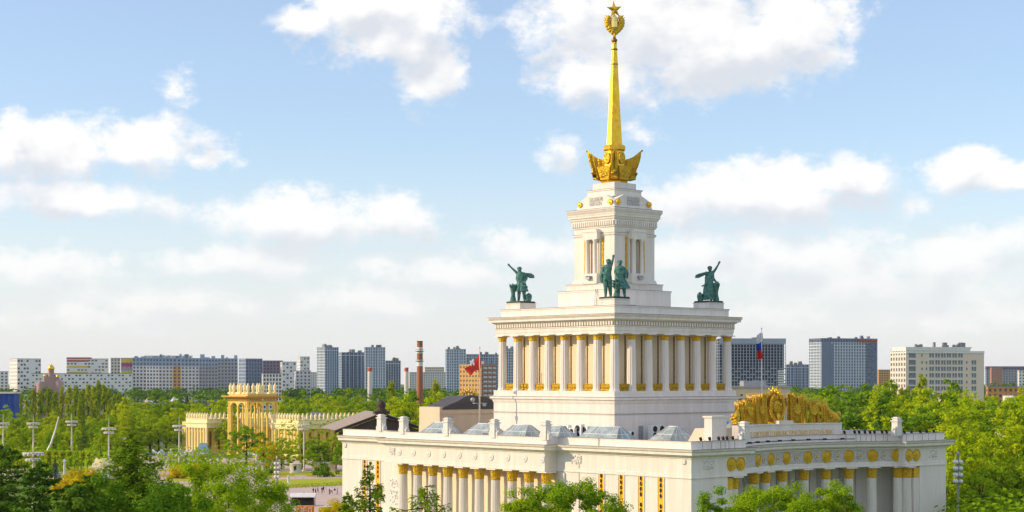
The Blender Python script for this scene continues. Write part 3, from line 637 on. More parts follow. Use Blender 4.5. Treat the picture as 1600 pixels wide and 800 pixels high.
def figure(parent, hip, lean, arm_up, arm_dn, legs, sc=1.0, head=(0,0), name='figure', face=-1):
    """unit-height bronze figure, x to the right of the picture, y away from the viewer"""
    hx, hy, hz = hip; cx, cz = hx+lean*.5, hz+.29
    J = [(hx,hy,hz,.085),(hx+lean*.2,hy,hz+.11,.075),(cx,hy-.01,cz-.06,.095),(cx+lean*.2,hy,cz,.05),(cx+lean*.4+head[0]*.5,hy,cz+.05,.032),
         (cx+lean*.5+head[0],hy-.012,cz+.105,.052),(cx+lean*.55+head[0],hy-.01,cz+.15,.047)]
    Bn = [(0,1),(1,2),(2,3),(3,4),(4,5),(5,6)]
    def chain(start, pts):
        p = start
        for q in pts: J.append(q); Bn.append((p, len(J)-1)); p = len(J)-1
        return p
    for pts in (arm_up, arm_dn):
        e = chain(3, pts); h = J[e]; pv = J[Bn[-1][0]]; dv = (Vector(h[:3])-Vector(pv[:3])).normalized(); sd = dv.cross(Vector((0,1,0))).normalized()
        for k, off in enumerate((-.022,-.009,.006,.019)):
            q = Vector(h[:3])+dv*.02+sd*off; q2 = q+dv*(.035-.006*abs(k-1.5)); J.append((*q,.0085)); J.append((*q2,.0065)); Bn += [(e,len(J)-2),(len(J)-2,len(J)-1)]
        q = Vector(h[:3])+sd*.035+dv*.008; J.append((*q,.008)); Bn.append((e,len(J)-1))
    for pts in legs: chain(0, pts)
    J = [(a*sc,b_*sc,c*sc,(r*sc*(1.22 if r > .012 else 1.1) if not isinstance(r, tuple) else (r[0]*sc,r[1]*sc))) for a,b_,c,r in J]
    o = skin(name, J, Bn, PATINA, parent)
    hd = MB(); hx_, hz_ = (cx+lean*.5+head[0])*sc, (cz+.115)*sc
    y_ = (hy+face*.055)*sc
    hd.ball((hx_,y_,hz_),(.011*sc,.016*sc,.02*sc),6,5); 
    for s in (-1,1): hd.ball((hx_+s*.02*sc,y_+.012*sc,hz_+.014*sc),(.01*sc,.008*sc,.006*sc),6,4)
    hd.ball((hx_,y_+.01*sc,hz_-.03*sc),(.018*sc,.01*sc,.006*sc),6,4)
    hd.ball((hx_,(hy-face*.016)*sc,hz_+.035*sc),(.07*sc,.066*sc,.052*sc),10,7)
    for s in (-1,1): hd.ball((hx_+s*.052*sc,hy*sc,hz_),(.008*sc,.014*sc,.02*sc),6,4)
    hd.build('hair_and_face', PATINA, o)
    return o
def drape(parent, path, folds=9, amp=.16, name='drapery', n=40, seed=1):
    """cloth round a path of (x,y,z,rx,ry) rings, with folds"""
    r_ = random.Random(seed); ph = [r_.uniform(0,6.28) for _ in range(4)]; b = MB(); vs = []; m_ = len(path)
    sub = []
    for i in range(m_-1):
        for k in range(5): t = k/5; sub.append([path[i][j]+(path[i+1][j]-path[i][j])*t for j in range(5)])
    sub.append(list(path[-1]))
    for i, (x,y,z,rx,ry) in enumerate(sub):
        t = i/(len(sub)-1)
        for k in range(n):
            a = 2*math.pi*k/n; f = 1+amp*(.35+.65*t)*(math.sin(folds*a+ph[0]+1.5*t)+.5*math.sin((folds*2-3)*a+ph[1]-2*t))*.8
            vs.append((x+1.14*rx*f*math.cos(a), y+1.14*ry*f*math.sin(a), z+.012*math.sin(3*a+ph[2])))
    b.add(vs, [(i*n+k,i*n+(k+1)%n,(i+1)*n+(k+1)%n,(i+1)*n+k) for i in range(len(sub)-1) for k in range(n)], 0, True)
    b.add(vs[:n],[tuple(range(n))]); b.add(vs[-n:],[tuple(range(n))])
    return b.build(name, PATINA, parent)
def sheaf(parent, x, y, h, r, lean=0, seed=3):
    r_ = random.Random(seed); b = MB(); b.lathe([(r*1.0,0),(r*.85,h*.2),(r*.6,h*.36),(r*.72,h*.4),(r*.6,h*.44),(r*.95,h*.75),(r*1.25,h*.92),(r*.7,h)],24,flute=.22,fl=1)
    for k in range(34):
        a = r_.uniform(0,6.28); rr = r*r_.uniform(.1,1.2); z0 = h*r_.uniform(.75,.9); q = Vector((rr*math.cos(a),rr*math.sin(a),z0))
        b.tube([q,q+Vector((.25*r*math.cos(a),.25*r*math.sin(a),h*r_.uniform(.1,.2)))],[.05*r/.4*1.6,.02],5)
    o = b.build('wheat_sheaf', PATINA, parent, (x,y,0)); o.rotation_euler = (0,lean,0); return o
def basket(parent, x, y, r, h, seed=5):
    r_ = random.Random(seed); b = MB(); b.lathe([(r*.7,0),(r*.95,h*.5),(r,h*.8),(r*1.08,h*.84),(r*.9,h*.86)],20,flute=.12,fl=1)
    for k in range(22): a = r_.uniform(0,6.28); q = r*r_.uniform(0,.85); b.ball((q*math.cos(a),q*math.sin(a),h*(.9+.25*(1-q/r))+r_.uniform(-.1,.1)*h),r*r_.uniform(.2,.3),7,5)
    return b.build('fruit_basket', PATINA, parent, (x,y,0))
def plinth(parent, w, d, h=.3): b = MB(); b.box(-w,w,-d,d,-h,-.06); b.box(-w+.12,w-.12,-d+.12,d-.12,-.06,.02); b.rz = PRZ; return b.build('plinth', BRONZE, parent, rz=PRZ)
SCF = 6.15
P = pav_pt(-11.5,11.5,45.35); S = thing('bronze_statue', 'green bronze figure flinging an arm up leftward, sheaf beside it, left tower corner', 'statue', P, 0, 'bronze statues on the tower corners')
plinth(S, 1.8, 1.8)
figure(S, (.02,0,.50), -.05, [(-.09,-.01,.79,.042),(-.16,-.02,.86,.032),(-.27,-.03,.96,.022),(-.335,-.03,1.03,.02)], [(.12,0,.78,.045),(.17,-.03,.66,.034),(.10,-.09,.55,.025),(.08,-.1,.53,.022)],
       [[(-.03,0,.46,.07),(-.05,.01,.25,.045),(-.06,.02,.05,.032),(-.075,-.05,.02,.026)],[(.07,0,.46,.07),(.09,-.02,.25,.047),(.10,0,.05,.033),(.11,-.07,.02,.026)]], SCF, (-.01,0))
drape(S, [(.0,0,4.8,.72,.55),(.0,0,4.0,.8,.6),(.08,0,3.35,.62,.5),(.12,0,2.6,.78,.62),(.15,0,1.75,1.0,.72)], 8, .14, 'tunic', seed=2)
drape(S, [(.35,.2,5.0,.45,.4),(.9,.25,4.95,.7,.45),(1.5,.3,4.6,.66,.4),(1.95,.3,4.1,.3,.2)], 7, .3, 'windblown_cloak', seed=4)
b = MB(); b.tube([(.1,-.6,2.75),(1.2,-.6,2.5)],[.16,.13],6); b.build('scroll', PATINA, S)
sheaf(S, -1.35, .1, 3.0, .55, 0, 3); basket(S, 1.35, -.1, .58, 1.15, 5)
P = pav_pt(-11.5,-11.5,45.35); S = thing('bronze_statue', 'green bronze pair, man raising one arm beside a woman, on the nearest tower corner', 'statue', P, R(-3), 'bronze statues on the tower corners')
plinth(S, 1.8, 1.8)
figure(S, (-.18,0,.53), .02, [(-.10,0,.83,.044),(-.065,-.02,.92,.034),(-.035,-.03,1.03,.024),(-.03,-.03,1.08,.02)], [(-.29,0,.80,.046),(-.33,-.02,.67,.035),(-.25,-.08,.60,.027),(-.22,-.09,.59,.022)],
       [[(-.24,0,.48,.075),(-.235,-.02,.26,.05),(-.235,0,.05,.034),(-.24,-.07,.02,.028)],[(-.14,0,.48,.075),(-.12,.02,.26,.05),(-.10,.03,.05,.034),(-.10,-.04,.02,.028)]], SCF)
drape(S, [(-1.25,.05,5.0,.58,.42),(-1.22,.05,4.2,.62,.45),(-1.2,.05,3.5,.5,.4),(-1.2,.05,3.1,.56,.42)], 7, .1, 'work_shirt', seed=12)
drape(S, [(-2.0,.1,4.3,.2,.25),(-2.1,.12,3.6,.32,.25),(-1.95,.12,2.6,.28,.22),(-1.85,.1,2.2,.16,.15)], 6, .3, 'hanging_jacket', seed=6)
figure(S, (.12,-.05,.50), .02, [(.05,-.05,.77,.042),(.01,-.08,.66,.032),(.05,-.13,.57,.024),(.07,-.14,.55,.02)], [(.26,-.05,.76,.042),(.30,-.02,.66,.032),(.30,-.06,.55,.024),(.30,-.08,.53,.02)],
       [[(.10,-.05,.46,.07),(.10,-.03,.25,.047),(.11,-.03,.05,.032),(.10,-.1,.02,.026)],[(.20,-.05,.46,.07),(.25,-.05,.25,.047),(.27,-.02,.05,.032),(.28,-.09,.02,.026)]], SCF)
drape(S, [(1.0,-.3,4.75,.6,.45),(1.0,-.3,3.9,.66,.5),(.98,-.3,3.3,.5,.42),(1.05,-.3,2.6,.78,.6),(1.15,-.3,1.7,1.05,.7),(1.2,-.3,1.35,1.1,.72)], 8, .16, 'dress', seed=8)
drape(S, [(1.75,.0,4.5,.3,.25),(1.85,.05,3.8,.42,.3),(1.8,.05,3.1,.3,.25)], 6, .3, 'shawl', seed=9)
sheaf(S, .35, -.75, 2.4, .58, 0, 7)
b = MB()
for q in range(26): b.ball((random.uniform(-.25,.9),-.9+random.uniform(-.2,.2),2.0+random.uniform(-.4,.9)),random.uniform(.12,.24),6,5)
b.build('garland', PATINA, S)
P = pav_pt(11.5,-11.5,45.35); S = thing('bronze_statue', 'green bronze robed figure seen from behind, arm flung up rightward, right tower corner', 'statue', P, R(-6), 'bronze statues on the tower corners')
plinth(S, 1.8, 1.8)
figure(S, (-.0,0,.50), .07, [(.12,0,.80,.042),(.18,-.01,.87,.032),(.26,-.02,1.0,.022),(.295,-.02,1.075,.02)], [(-.04,.0,.80,.044),(.12,.06,.66,.032),(.2,.04,.55,.024),(.22,.03,.53,.02)],
       [[(-.04,0,.46,.07),(-.10,.02,.25,.045),(-.17,.0,.05,.032),(-.19,.05,.02,.026)],[(.05,0,.46,.07),(.07,.02,.25,.047),(.07,0,.05,.033),(.08,.06,.02,.026)]], SCF, (-.035,0), face=1)
drape(S, [(.25,0,4.9,.62,.5),(.2,0,4.0,.7,.55),(.1,0,3.3,.6,.5),(.1,0,2.3,.8,.6),(.1,0,1.2,.9,.65),(.25,0,.25,.85,.6)], 8, .15, 'long_robe', seed=21)
drape(S, [(-.2,-.2,5.0,.45,.4),(-.8,-.25,4.75,.7,.42),(-1.45,-.3,4.5,.62,.4),(-2.0,-.3,4.0,.25,.2)], 7, .3, 'windblown_cloak', seed=22)
b = MB(); b.tube([(-.2,-.6,2.9),(-1.2,-.6,2.55)],[.17,.14],6); b.build('scroll', PATINA, S)
drape(S, [(-.3,-.1,2.2,.4,.3),(-.55,-.1,1.6,.3,.25),(-.5,-.1,.2,.42,.3)], 6, .2, 'trailing_skirt', seed=23)
sheaf(S, 1.3, .1, 3.2, .55, 0, 13); basket(S, -1.45, -.1, .55, 1.2, 15)

# ---- gilded state emblem with banners over the exedra
ER = AR+3.2
EM = thing('gilded_emblem', 'gilded hammer and sickle crest between rows of golden banners', 'emblem', pav_pt(AC[0]+ER*math.sin(-.015), AC[1]+ER*math.cos(-.015), 24.55), PRZ)
EX, EY = AC[0]+ER*math.sin(-.015), AC[1]+ER*math.cos(-.015)
def on_arc(a, dr=0): return (AC[0]+(ER+dr)*math.sin(a)-EX, AC[1]+(ER+dr)*math.cos(a)-EY)
def banner(a, w, h, ph, rolled=True):
    b = MB(); nx, nz = 12, 10; vs = []
    for i in range(nx+1):
        t = i/nx
        for j in range(nz+1):
            s = j/nz; y = .36*math.sin(t*13+ph+.6*math.sin(3*s))+(.25*s*s if rolled else 0)
            vs.append(((t-.5)*w*(1-.12*s), -y-.1, h*(1-s)*1.0-.35*s*math.sin(t*math.pi)*(1-s)+ .12*math.sin(t*6+ph)*s))
    F = [(i*(nz+1)+j,(i+1)*(nz+1)+j,(i+1)*(nz+1)+j+1,i*(nz+1)+j+1) for i in range(nx) for j in range(nz)]
    b.add(vs, F, 0, True); b.add([(p[0],p[1]+.16,p[2]) for p in vs], F, 0, True)
    for s in (-.5,.5): b.tube([(s*w,-.12,.1),(s*w,-.12,h*.6),(s*w+.04,-.1,h+.15)],[.15,.16,.1],6)
    b.tube([(-.5*w,-.1,0),(-.3*w,-.35,-.12),(0,-.42,-.18),(.3*w,-.35,-.12),(.5*w,-.1,0)],.15,6)
    x, y = on_arc(a); o = b.build('banner', GOLDR, EM, (x,y,.25), -a); return o
def small_crest(a, z, s):
    b = MB(); b.lathe([(.6*s,0),(.62*s,.18),(.45*s,.24),(.35*s,.12),(.12*s,.28)],16)
    for k in range(10): t = 2*math.pi*k/10; b.ball((.6*s*math.cos(t),.6*s*math.sin(t),.14),.15*s,6,4)
    x, y = on_arc(a,-.45); o = b.build('small_crest', GOLDR, EM); o.location = (x,y,z); o.rotation_euler = (math.pi/2,0,-a)
hs = [4.7,4.45,4.1,3.75,3.4,3.0,2.6]
for s in (-1,1):
    for k in range(7):
        a = -.015+s*(.078+.030*k)
        b_ = banner(a, 1.0 if k % 2 == 0 else .7, hs[k]-(.35 if k % 2 else 0), k*1.3+s); b_.location.y += .35*(k % 2)
        if k in (1,4): small_crest(a, 1.6+hs[k]*.18, 1.25 if s > 0 else 1.0)
    for k in range(6):          # spear points and rays behind the banners
        a = -.015+s*(.09+.033*k); x, y = on_arc(a,.5); sp_ = MB()
        for q in range(5): sp_.tube([(q*.26-.5,.1*(q%2),hs[k]-1.2),(q*.36-.5+s*.45,0,hs[k]+.15+.55*((q*3+k)%3)/2)],[.14,.03],5)
        sp_.build('ray', GOLD, EM, (x,y,.25), -a)
    b = MB()                    # horn of plenty closing each end
    b.tube([(0,0,2.2),(s*.8,-.1,1.3),(s*1.4,-.2,.9),(s*1.9,-.3,.2)],[.25,.5,.7,.55],9)
    for q in range(26): b.ball((s*random.uniform(.2,2.4),random.uniform(-.7,.2),random.uniform(.0,2.0)*(1-.3)),random.uniform(.16,.36),7,5)
    x, y = on_arc(-.015+s*.272); b.build('horn_of_plenty', GOLDR, EM, (x,y,.3), .015-s*.3)
def loc_em(b, name, m, dy=0): return b.build(name, m, EM, (0,dy,0), .015)
b = MB()
for k in range(21):
    t = math.pi*(-.02+1.04*k/20); c = Vector((0,0,3.1)); r0, r1 = 1.7, (3.15 if k % 2 else 2.75)
    b.tube([c+Vector((r0*math.cos(t),0,r0*math.sin(t))), c+Vector((r1*math.cos(t),.05,r1*math.sin(t)))],[.14,.10],5)
loc_em(b, 'sunburst', GOLD, .2)
for s in (-1,1):
    w_ = MB()
    for k in range(13):
        t = k/12; ang = -math.pi/2+s*(.12+t*2.35); c = Vector((1.62*math.cos(ang), -.25, 2.75+2.15*math.sin(ang)))
        w_.ball(c,(.3,.26,.26),7,5); tdir = Vector((-math.sin(ang)*s,-.15,math.cos(ang)*s)); nd = Vector((math.cos(ang),0,math.sin(ang)))
        for q in (-1,0,1): w_.tube([c, c+tdir*.35+nd*.28*q+Vector((0,-.15,0))],[.13,.05],5)
        if k % 2 == 0: w_.tube([c-nd*.38, c+Vector((0,-.2,0)), c+nd*.42],[.1,.12,.1],5)
    loc_em(w_, 'wheat_wreath', GOLDR)
b = MB(); b.ball((0,-.12,2.85),(1.02,.5,1.02),20,14); loc_em(b, 'globe', GOLDR)
b = MB()
for k in range(9): t0 = R(150-30*k*.95+20); t1 = R(150-30*(k+1)*.95+20); b.tube([(.5*math.cos(t0),-.66,2.9+.5*math.sin(t0)),(.5*math.cos(t1),-.66,2.9+.5*math.sin(t1))],[.05+.05*math.sin(k/8*3.1),.05+.05*math.sin((k+1)/9*3.1)],5)
b.tube([(-.45,-.68,2.4),(.35,-.68,3.25)],.07,5); b.box(.1,.6,-.74,-.62,3.15,3.4); loc_em(b, 'hammer_and_sickle', GOLD)
def star(r1, r2, th, z, y):
    b = MB(); vs = [(0,y-th,z),(0,y+th,z)]
    for i in range(10): a = math.pi/2+math.pi*i/5; q = r1 if i % 2 == 0 else r2; vs.append((q*math.cos(a),y,z+q*math.sin(a)))
    b.add(vs, [(0,2+i,2+(i+1)%10) for i in range(10)]+[(1,2+(i+1)%10,2+i) for i in range(10)]); return b
loc_em(star(.42,.17,.15,4.35,-.3), 'star', GOLD)
b = MB(); b.add([(x,-.3,z) for x,z in ((-.5,1.35),(0,.75),(.5,1.35),(0,1.95))],[(0,1,2,3)]); b.add([(x,-.55,z) for x,z in ((-.5,1.35),(0,.75),(.5,1.35),(0,1.95))],[(0,1,2,3)])
for q in range(5): b.ball((-.8+.4*q,-.3,.45),(.28,.3,.3),7,5)
b.tube([(-2.2,-.1,.3),(-1,-.3,.1),(1,-.3,.1),(2.2,-.1,.3)],.22,6); loc_em(b, 'ribbon_knot', GOLD)
b = MB(); b.box(-2.3,2.3,.25,.5,.2,4.6); loc_em(b, 'backing_plate', GOLDR)
# ---- far emblem seen from behind over the dark roof
P = pav_pt(xon(40,735),40.4,28.2)
FE = thing('gilded_emblem', 'gilded sunburst and banners rising behind the dark attic roof', 'emblem', P, PRZ)
b = MB()
for k in range(19):
    t = math.pi*k/18; b.tube([(1.9*math.cos(t),0,1.9*math.sin(t)-.9),(3.0*math.cos(t),0,(3.0 if k%2 else 2.6)*math.sin(t)-.9)],[.17,.1],5)
b.build('sunburst', GOLD, FE)
for s in (-1,1):
    for k in range(6):
        b = MB(); x = s*(3.1+1.15*k); z = .1-.55*k-(.8 if k > 3 else 0)
        for q in range(5): b.tube([(x+.2*q-.4,0,z-3),(x+.24*q-.4+s*.3,.1,z+random.uniform(-.3,.5))],[.3,.1],6)
        b.ball((x,0,z-.8),(.6,.4,.9),8,6); b.build('banner', GOLD, FE)
    b = MB()
    for q in range(14): b.ball((s*(9.5+random.uniform(-.8,1.5)),0,random.uniform(-5.6,-2.4)),random.uniform(.3,.75),8,6)
    b.tube([(s*9.2,0,-5.5),(s*9.8,0,-3),(s*9.0,0,-1.6)],[.7,.6,.2],8); b.build('horn_of_plenty', GOLDR, FE)
# ---- air conditioners on the roof
def ac_unit():
    t = thing('air_conditioner', None, 'air conditioner'); b = MB(); b.box(-.55,.55,-.25,.25,0,1.55); b.box(-.6,.6,-.3,.3,-.1,0); b.build('case', WHITEM, t)
    for z in (.42,1.12):
        f = MB(); f.lathe([(.33,0),(.33,.04),(.28,.05)],18); o = f.build('fan_grille', BLACK, t); o.location = (0,-.25,z); o.rotation_euler = (math.pi/2,0,0)
    return t
ac0 = ac_unit()
acs = [(-18.2,885,-90,1.5,'white twin-fan cooling unit on the sunlit roof, leftmost of its cluster'),(-18.4,895,-90,1.2,'white twin-fan cooling unit on the sunlit roof, second from left in its cluster'),
       (-17.6,905,-90,1.6,'tallest white twin-fan cooling unit beside the sunlit tower base'),(-17.2,915,-90,1.4,'white twin-fan cooling unit next to the large roof light, sunlit side'),
       (-16.2,987,0,.9,'small cooling unit low against the shaded tower base'),(-17,1021,0,1.5,'shaded twin-fan cooling unit left of the right-hand roof light'),(-17,1032,0,1.5,'shaded twin-fan cooling unit touching the right-hand roof light')]
for i, (c, p, rz, s, lab) in enumerate(acs):
    o = ac0 if i == 0 else copy_tree(ac0)
    lx, ly = (c, yon(c,p)) if rz else (xon(c,p), c)
    o.location = pav_pt(lx, ly, ZR+.1); o.rotation_euler = (0,0,PRZ+R(rz)); o.scale = (s,)*3; o['label'] = lab; o['group'] = 'cooling units on the pavilion roof'
# ---- floodlights along the shaded parapet
def flood():
    t = thing('floodlight', None, 'floodlight'); b = MB(); b.tube([(0,-.45,-1.7),(0,-.45,-.2),(0,-.1,.35)],.035,5); b.box(-.12,.12,-.55,-.05,-1.75,-1.68); b.build('bracket', BLACK, t)
    h = MB(); h.lathe([(.1,-.3),(.24,-.2),(.27,.3),(.2,.32)],12); h.box(-.05,.05,-.3,.3,-.05,.05); o = h.build('lamp_head', BLACK, t, (0,0,.35)); o.rotation_euler = (R(-25),0,0); return t
fl0 = flood(); fi = 0
def fl_at(x, y, lab, grp, rz=0):
    global fi
    o = fl0 if fi == 0 else copy_tree(fl0); fi += 1
    o.location = pav_pt(x, y, ZP+.05); o.scale = (.85,.85,.85); o.rotation_euler = (0,0,PRZ+rz); o['label'] = lab; o['group'] = grp
for p in (1095,1109,1123,1130,1136,1145): fl_at(xon(Y0,p), Y0-.0, 'black floodlight on the near corner parapet, left of the gilded banners', 'floodlights on the left corner parapet')
for p in (1319,1335,1342,1351,1359,1366,1378,1385):
    a = arc_px(p, AR+.2); fl_at(AC[0]+(AR+.1)*math.sin(a), AC[1]+(AR+.1)*math.cos(a), 'black floodlight on the curved parapet, between golden banners and the stone post', 'floodlights on the curved parapet', -a)
for p in (1413,1424,1438,1448,1459): fl_at(xon(Y0,p), Y0, 'black floodlight on the far right end of the parapet', 'floodlights on the right end parapet')
b = MB(); pts = arc(AR-.5,-.5,.33,26)
for i in range(len(pts)-1):
    if i % 1 == 0: b.tube([(*pts[i],22.1),(*pts[i+1],22.1)],.07,4)
    if i % 3 == 0: b.box(pts[i][0]-.35,pts[i][0]+.35,pts[i][1]-.15,pts[i][1]+.15,22.0,22.3)
b.build('light_rail', BLACK, PAV)
# ---- flags
def flag(px, pyt, x, y, zb, bands, pts_fn, lab, nm):
    P = pav_pt(x, y, zb); zt = zat(x, y, pyt); t = thing('flagpole', lab, 'flag', P)
    b = MB(); H_ = zt-zb; b.tube([(0,0,0),(0,0,H_*.6),(0,0,H_)],[.17,.12,.06],8); b.ball((0,0,H_),.14,8,6); b.build('pole', WHITEM if nm else mat('flag_pole',(.70,.62,.52),.5), t)
    f = MB(); nx, nz = 14, 18
    vs = [pts_fn(i/nx, j/nz, H_) for i in range(nx+1) for j in range(nz+1)]
    for i in range(nx):
        for j in range(nz):
            u_ = j/nz if len(bands) > 1 else 0; mi = min(len(bands)-1, int((i+.5)/nx*len(bands))) if nm else 0
            f.add([vs[i*(nz+1)+j],vs[(i+1)*(nz+1)+j],vs[(i+1)*(nz+1)+j+1],vs[i*(nz+1)+j+1]],[(0,1,2,3)],mi,True)
    f.build('cloth', bands, t, fix=False)
    return t
RED = mat('red_flag_cloth', (.72,.045,.03), .8); BLUE = mat('blue_flag_cloth', (.03,.09,.5), .8); WHC = mat('white_cloth', (.82,.82,.82), .8)
x = -20.0; y = yon(x,749.5); k = wl(x,y)[1]/FOC
def redf(t, s, H_): # triangle drooping to the left of the pole
    a = t; X = -(22*k)*a*(1-.15*s)+.25*math.sin(5*a+3*s); Z = H_-(8*k)-(2*k)-s*(26*k)*(1-.62*a)-a*24*k+.2*math.sin(7*a); return (X, .5*math.sin(6*a+2*s)*a, Z)
t = flag(749.5, 543, x, y, ZR, [RED], redf, 'red flag with white emblem drooping from a tall roof pole', False)
b = MB(); zz = zat(x,y,566)-ZR
for dx_, dz_, rx_, rz_ in ((0,.0,.28,.3),(-.25,-.35,.16,.34),(.22,-.3,.14,.3),(.12,.38,.16,.2),(-.3,.15,.22,.12)): b.ball((-11*k+dx_,-.75,zz+dz_),(rx_,.05,rz_),8,5)
b.build('emblem', WHC, t)
b = MB(); zz = zat(x,y,630)-ZR; b.ball((-1.2,0,zz+.6),(.4,.25,.4),8,6); b.tube([(-1.2,0,zz),(1.3,0,zz)],.07,5); b.box(.5,1.1,-.2,.2,zz-.5,zz); b.build('lamp_bracket', GREYM, t)
x = 16; y = yon(x,1190); k2 = wl(x,y)[1]/FOC
def trif(t, s, H_):
    ang = 1.15; L = 30*k2*t; Wd = 11*k2
    X = -.2+ (4.5*k2)*math.sin(9*s+6*t)*.35-(s-.35)*Wd*.75; Z = H_-6*k2-L*1.35-s*4*k2; return (X, .5*math.sin(8*s+3*t), Z)
flag(1190, 513, x, y, ZR, [WHC, BLUE, RED], trif, 'white, blue and red flag hanging from a white pole beside the tower', True)
# ================================================================ trees
LEAF = {'green': leafmat('leaf_green', (.13,.28,.010), (.31,.48,.014), (.38,.52,.014)),
        'yellow': leafmat('leaf_yellow_green', (.27,.42,.008), (.46,.60,.012), (.54,.62,.012)),
        'dark': leafmat('leaf_dark', (.07,.18,.012), (.17,.32,.018), (.23,.37,.018), .25),
        'conifer': leafmat('needle_dark', (.055,.145,.018), (.15,.28,.028), (.19,.31,.03), .18),
        'larch': leafmat('larch_needle', (.09,.20,.012), (.21,.34,.018), (.25,.37,.02), .28),
        'poplar': leafmat('poplar_leaf', (.20,.30,.02), (.38,.48,.03), (.46,.52,.03)),
        'blue': leafmat('blue_spruce_needle', (.05,.10,.085), (.09,.16,.13), (.1,.17,.14), .1),
        'gold': leafmat('gilded_autumn_leaf', (.46,.43,.010), (.68,.58,.012), (.66,.50,.012))}
BARK = mat('bark', (.085,.065,.045), .9, vary=.3, scale=3)
def leaf_mesh(name, C, Nn, size, mt, stretch=1.0, up=None):
    """C centres, Nn normals (arrays) -> one mesh of small leaf quads"""
    n = len(C); Nn = Nn/np.linalg.norm(Nn,axis=1,keepdims=True)
    r = NR.normal(size=(n,3)) if up is None else up; t = np.cross(Nn, r); t /= np.linalg.norm(t,axis=1,keepdims=True)+1e-9; bt = np.cross(Nn,t)
    s = size*NR.uniform(.65,1.3,(n,1)); t = t*s*.5*stretch; bt = bt*s*.5
    V = np.stack([C-t, C-bt*.75+t*.1, C+t, C+bt*.75+t*.1],1).reshape(-1,3).astype(np.float32)
    me = bpy.data.meshes.new(name); me.vertices.add(4*n); me.vertices.foreach_set('co', V.ravel())
    me.loops.add(4*n); me.loops.foreach_set('vertex_index', np.arange(4*n,dtype=np.int32))
    me.polygons.add(n); me.polygons.foreach_set('loop_start', np.arange(0,4*n,4,dtype=np.int32))
    try: me.polygons.foreach_set('loop_total', np.full(n,4,dtype=np.int32))
    except Exception: pass
    me.materials.append(mt); me.update(calc_edges=True); me.validate(); return me
def unit(n): v = NR.normal(size=(n,3)); return v/np.linalg.norm(v,axis=1,keepdims=True)
def clumpy(n_cl, per, rx, rz, cz, cr, shape='round', hollow=.35):
    """leaf centres gathered in clumps through an uneven crown"""
    d = unit(n_cl); rad = (hollow+(1-hollow)*NR.random(n_cl))[:,None]**.6
    lob = 1+.22*np.sin(d[:,0:1]*3+1.3)+.18*np.sin(d[:,1:2]*4+d[:,2:3]*3)
    P = d*rad*lob
    if shape == 'egg': P[:,:2] *= (1.0-.35*np.clip(P[:,2:3],-1,1))
    P = P*np.array([rx,rx,rz])+np.array([0,0,cz])
    cs = cr*NR.uniform(.6,1.35,n_cl)
    dd = unit(n_cl*per); rr = NR.random((n_cl*per,1))**.45
    k = np.repeat(np.arange(n_cl),per); off = dd*rr*cs[k][:,None]*np.array([.92,.92,.66])
    C = P[k]+off
    Nn = dd*.8+(P[k]-np.array([0,0,cz]))/max(rx,rz)*.6+np.array([0,0,.35])+NR.normal(size=C.shape)*.45
    return C, Nn, P
def trunk(h, r, P, n_br=14, top=.75):
    b = MB(); z = h*top; b.tube([(0,0,-.3),(.02*h*.2,0,h*.25),(-.01*h,.01*h,h*.5),(0,0,z)],[r*1.25,r,r*.7,r*.18],8)
    for i in random.sample(range(len(P)), min(n_br,len(P))):
        q = Vector(P[i]); s = Vector((0,0,min(z*.95,max(h*.22,q.z*.62)))); m_ = (s+q)/2+Vector((0,0,-.03*h)); b.tube([s,m_,q],[r*.34,r*.2,r*.06],5)
    return b.mesh('trunk', BARK)
def deciduous(h, w, n_cl, per, leaf, mt, base=.3, cr=None, shape='round', hollow=.35):
    rz = h*(1-base)/2; cz = h*base+rz
    C, Nn, P = clumpy(n_cl, per, w/2, rz, cz, cr or w*.13, shape, hollow)
    return leaf_mesh('crown', C, Nn, leaf, LEAF[mt]), trunk(h, h*.018+.08, P)
def poplar(h, w, n_cl, per, leaf, mt='poplar'):
    z = NR.uniform(.08,1,n_cl)*h; prof = np.sin(np.clip(z/h,0,1)**.75*math.pi*.93)**.6
    a = NR.uniform(0,6.283,n_cl); rr = w/2*prof*NR.uniform(.2,1,n_cl); P = np.stack([rr*np.cos(a),rr*np.sin(a),z],1)
    k = np.repeat(np.arange(n_cl),per); off = unit(n_cl*per)*NR.random((n_cl*per,1))**.5*np.array([w*.13,w*.13,h*.055]); C = P[k]+off
    out = P[k]*np.array([1,1,0]); Nn = out/(w/2)+NR.normal(size=C.shape)*.5
    return leaf_mesh('crown', C, Nn, leaf, LEAF[mt], 1.2), trunk(h, .3, P, 10, .9)
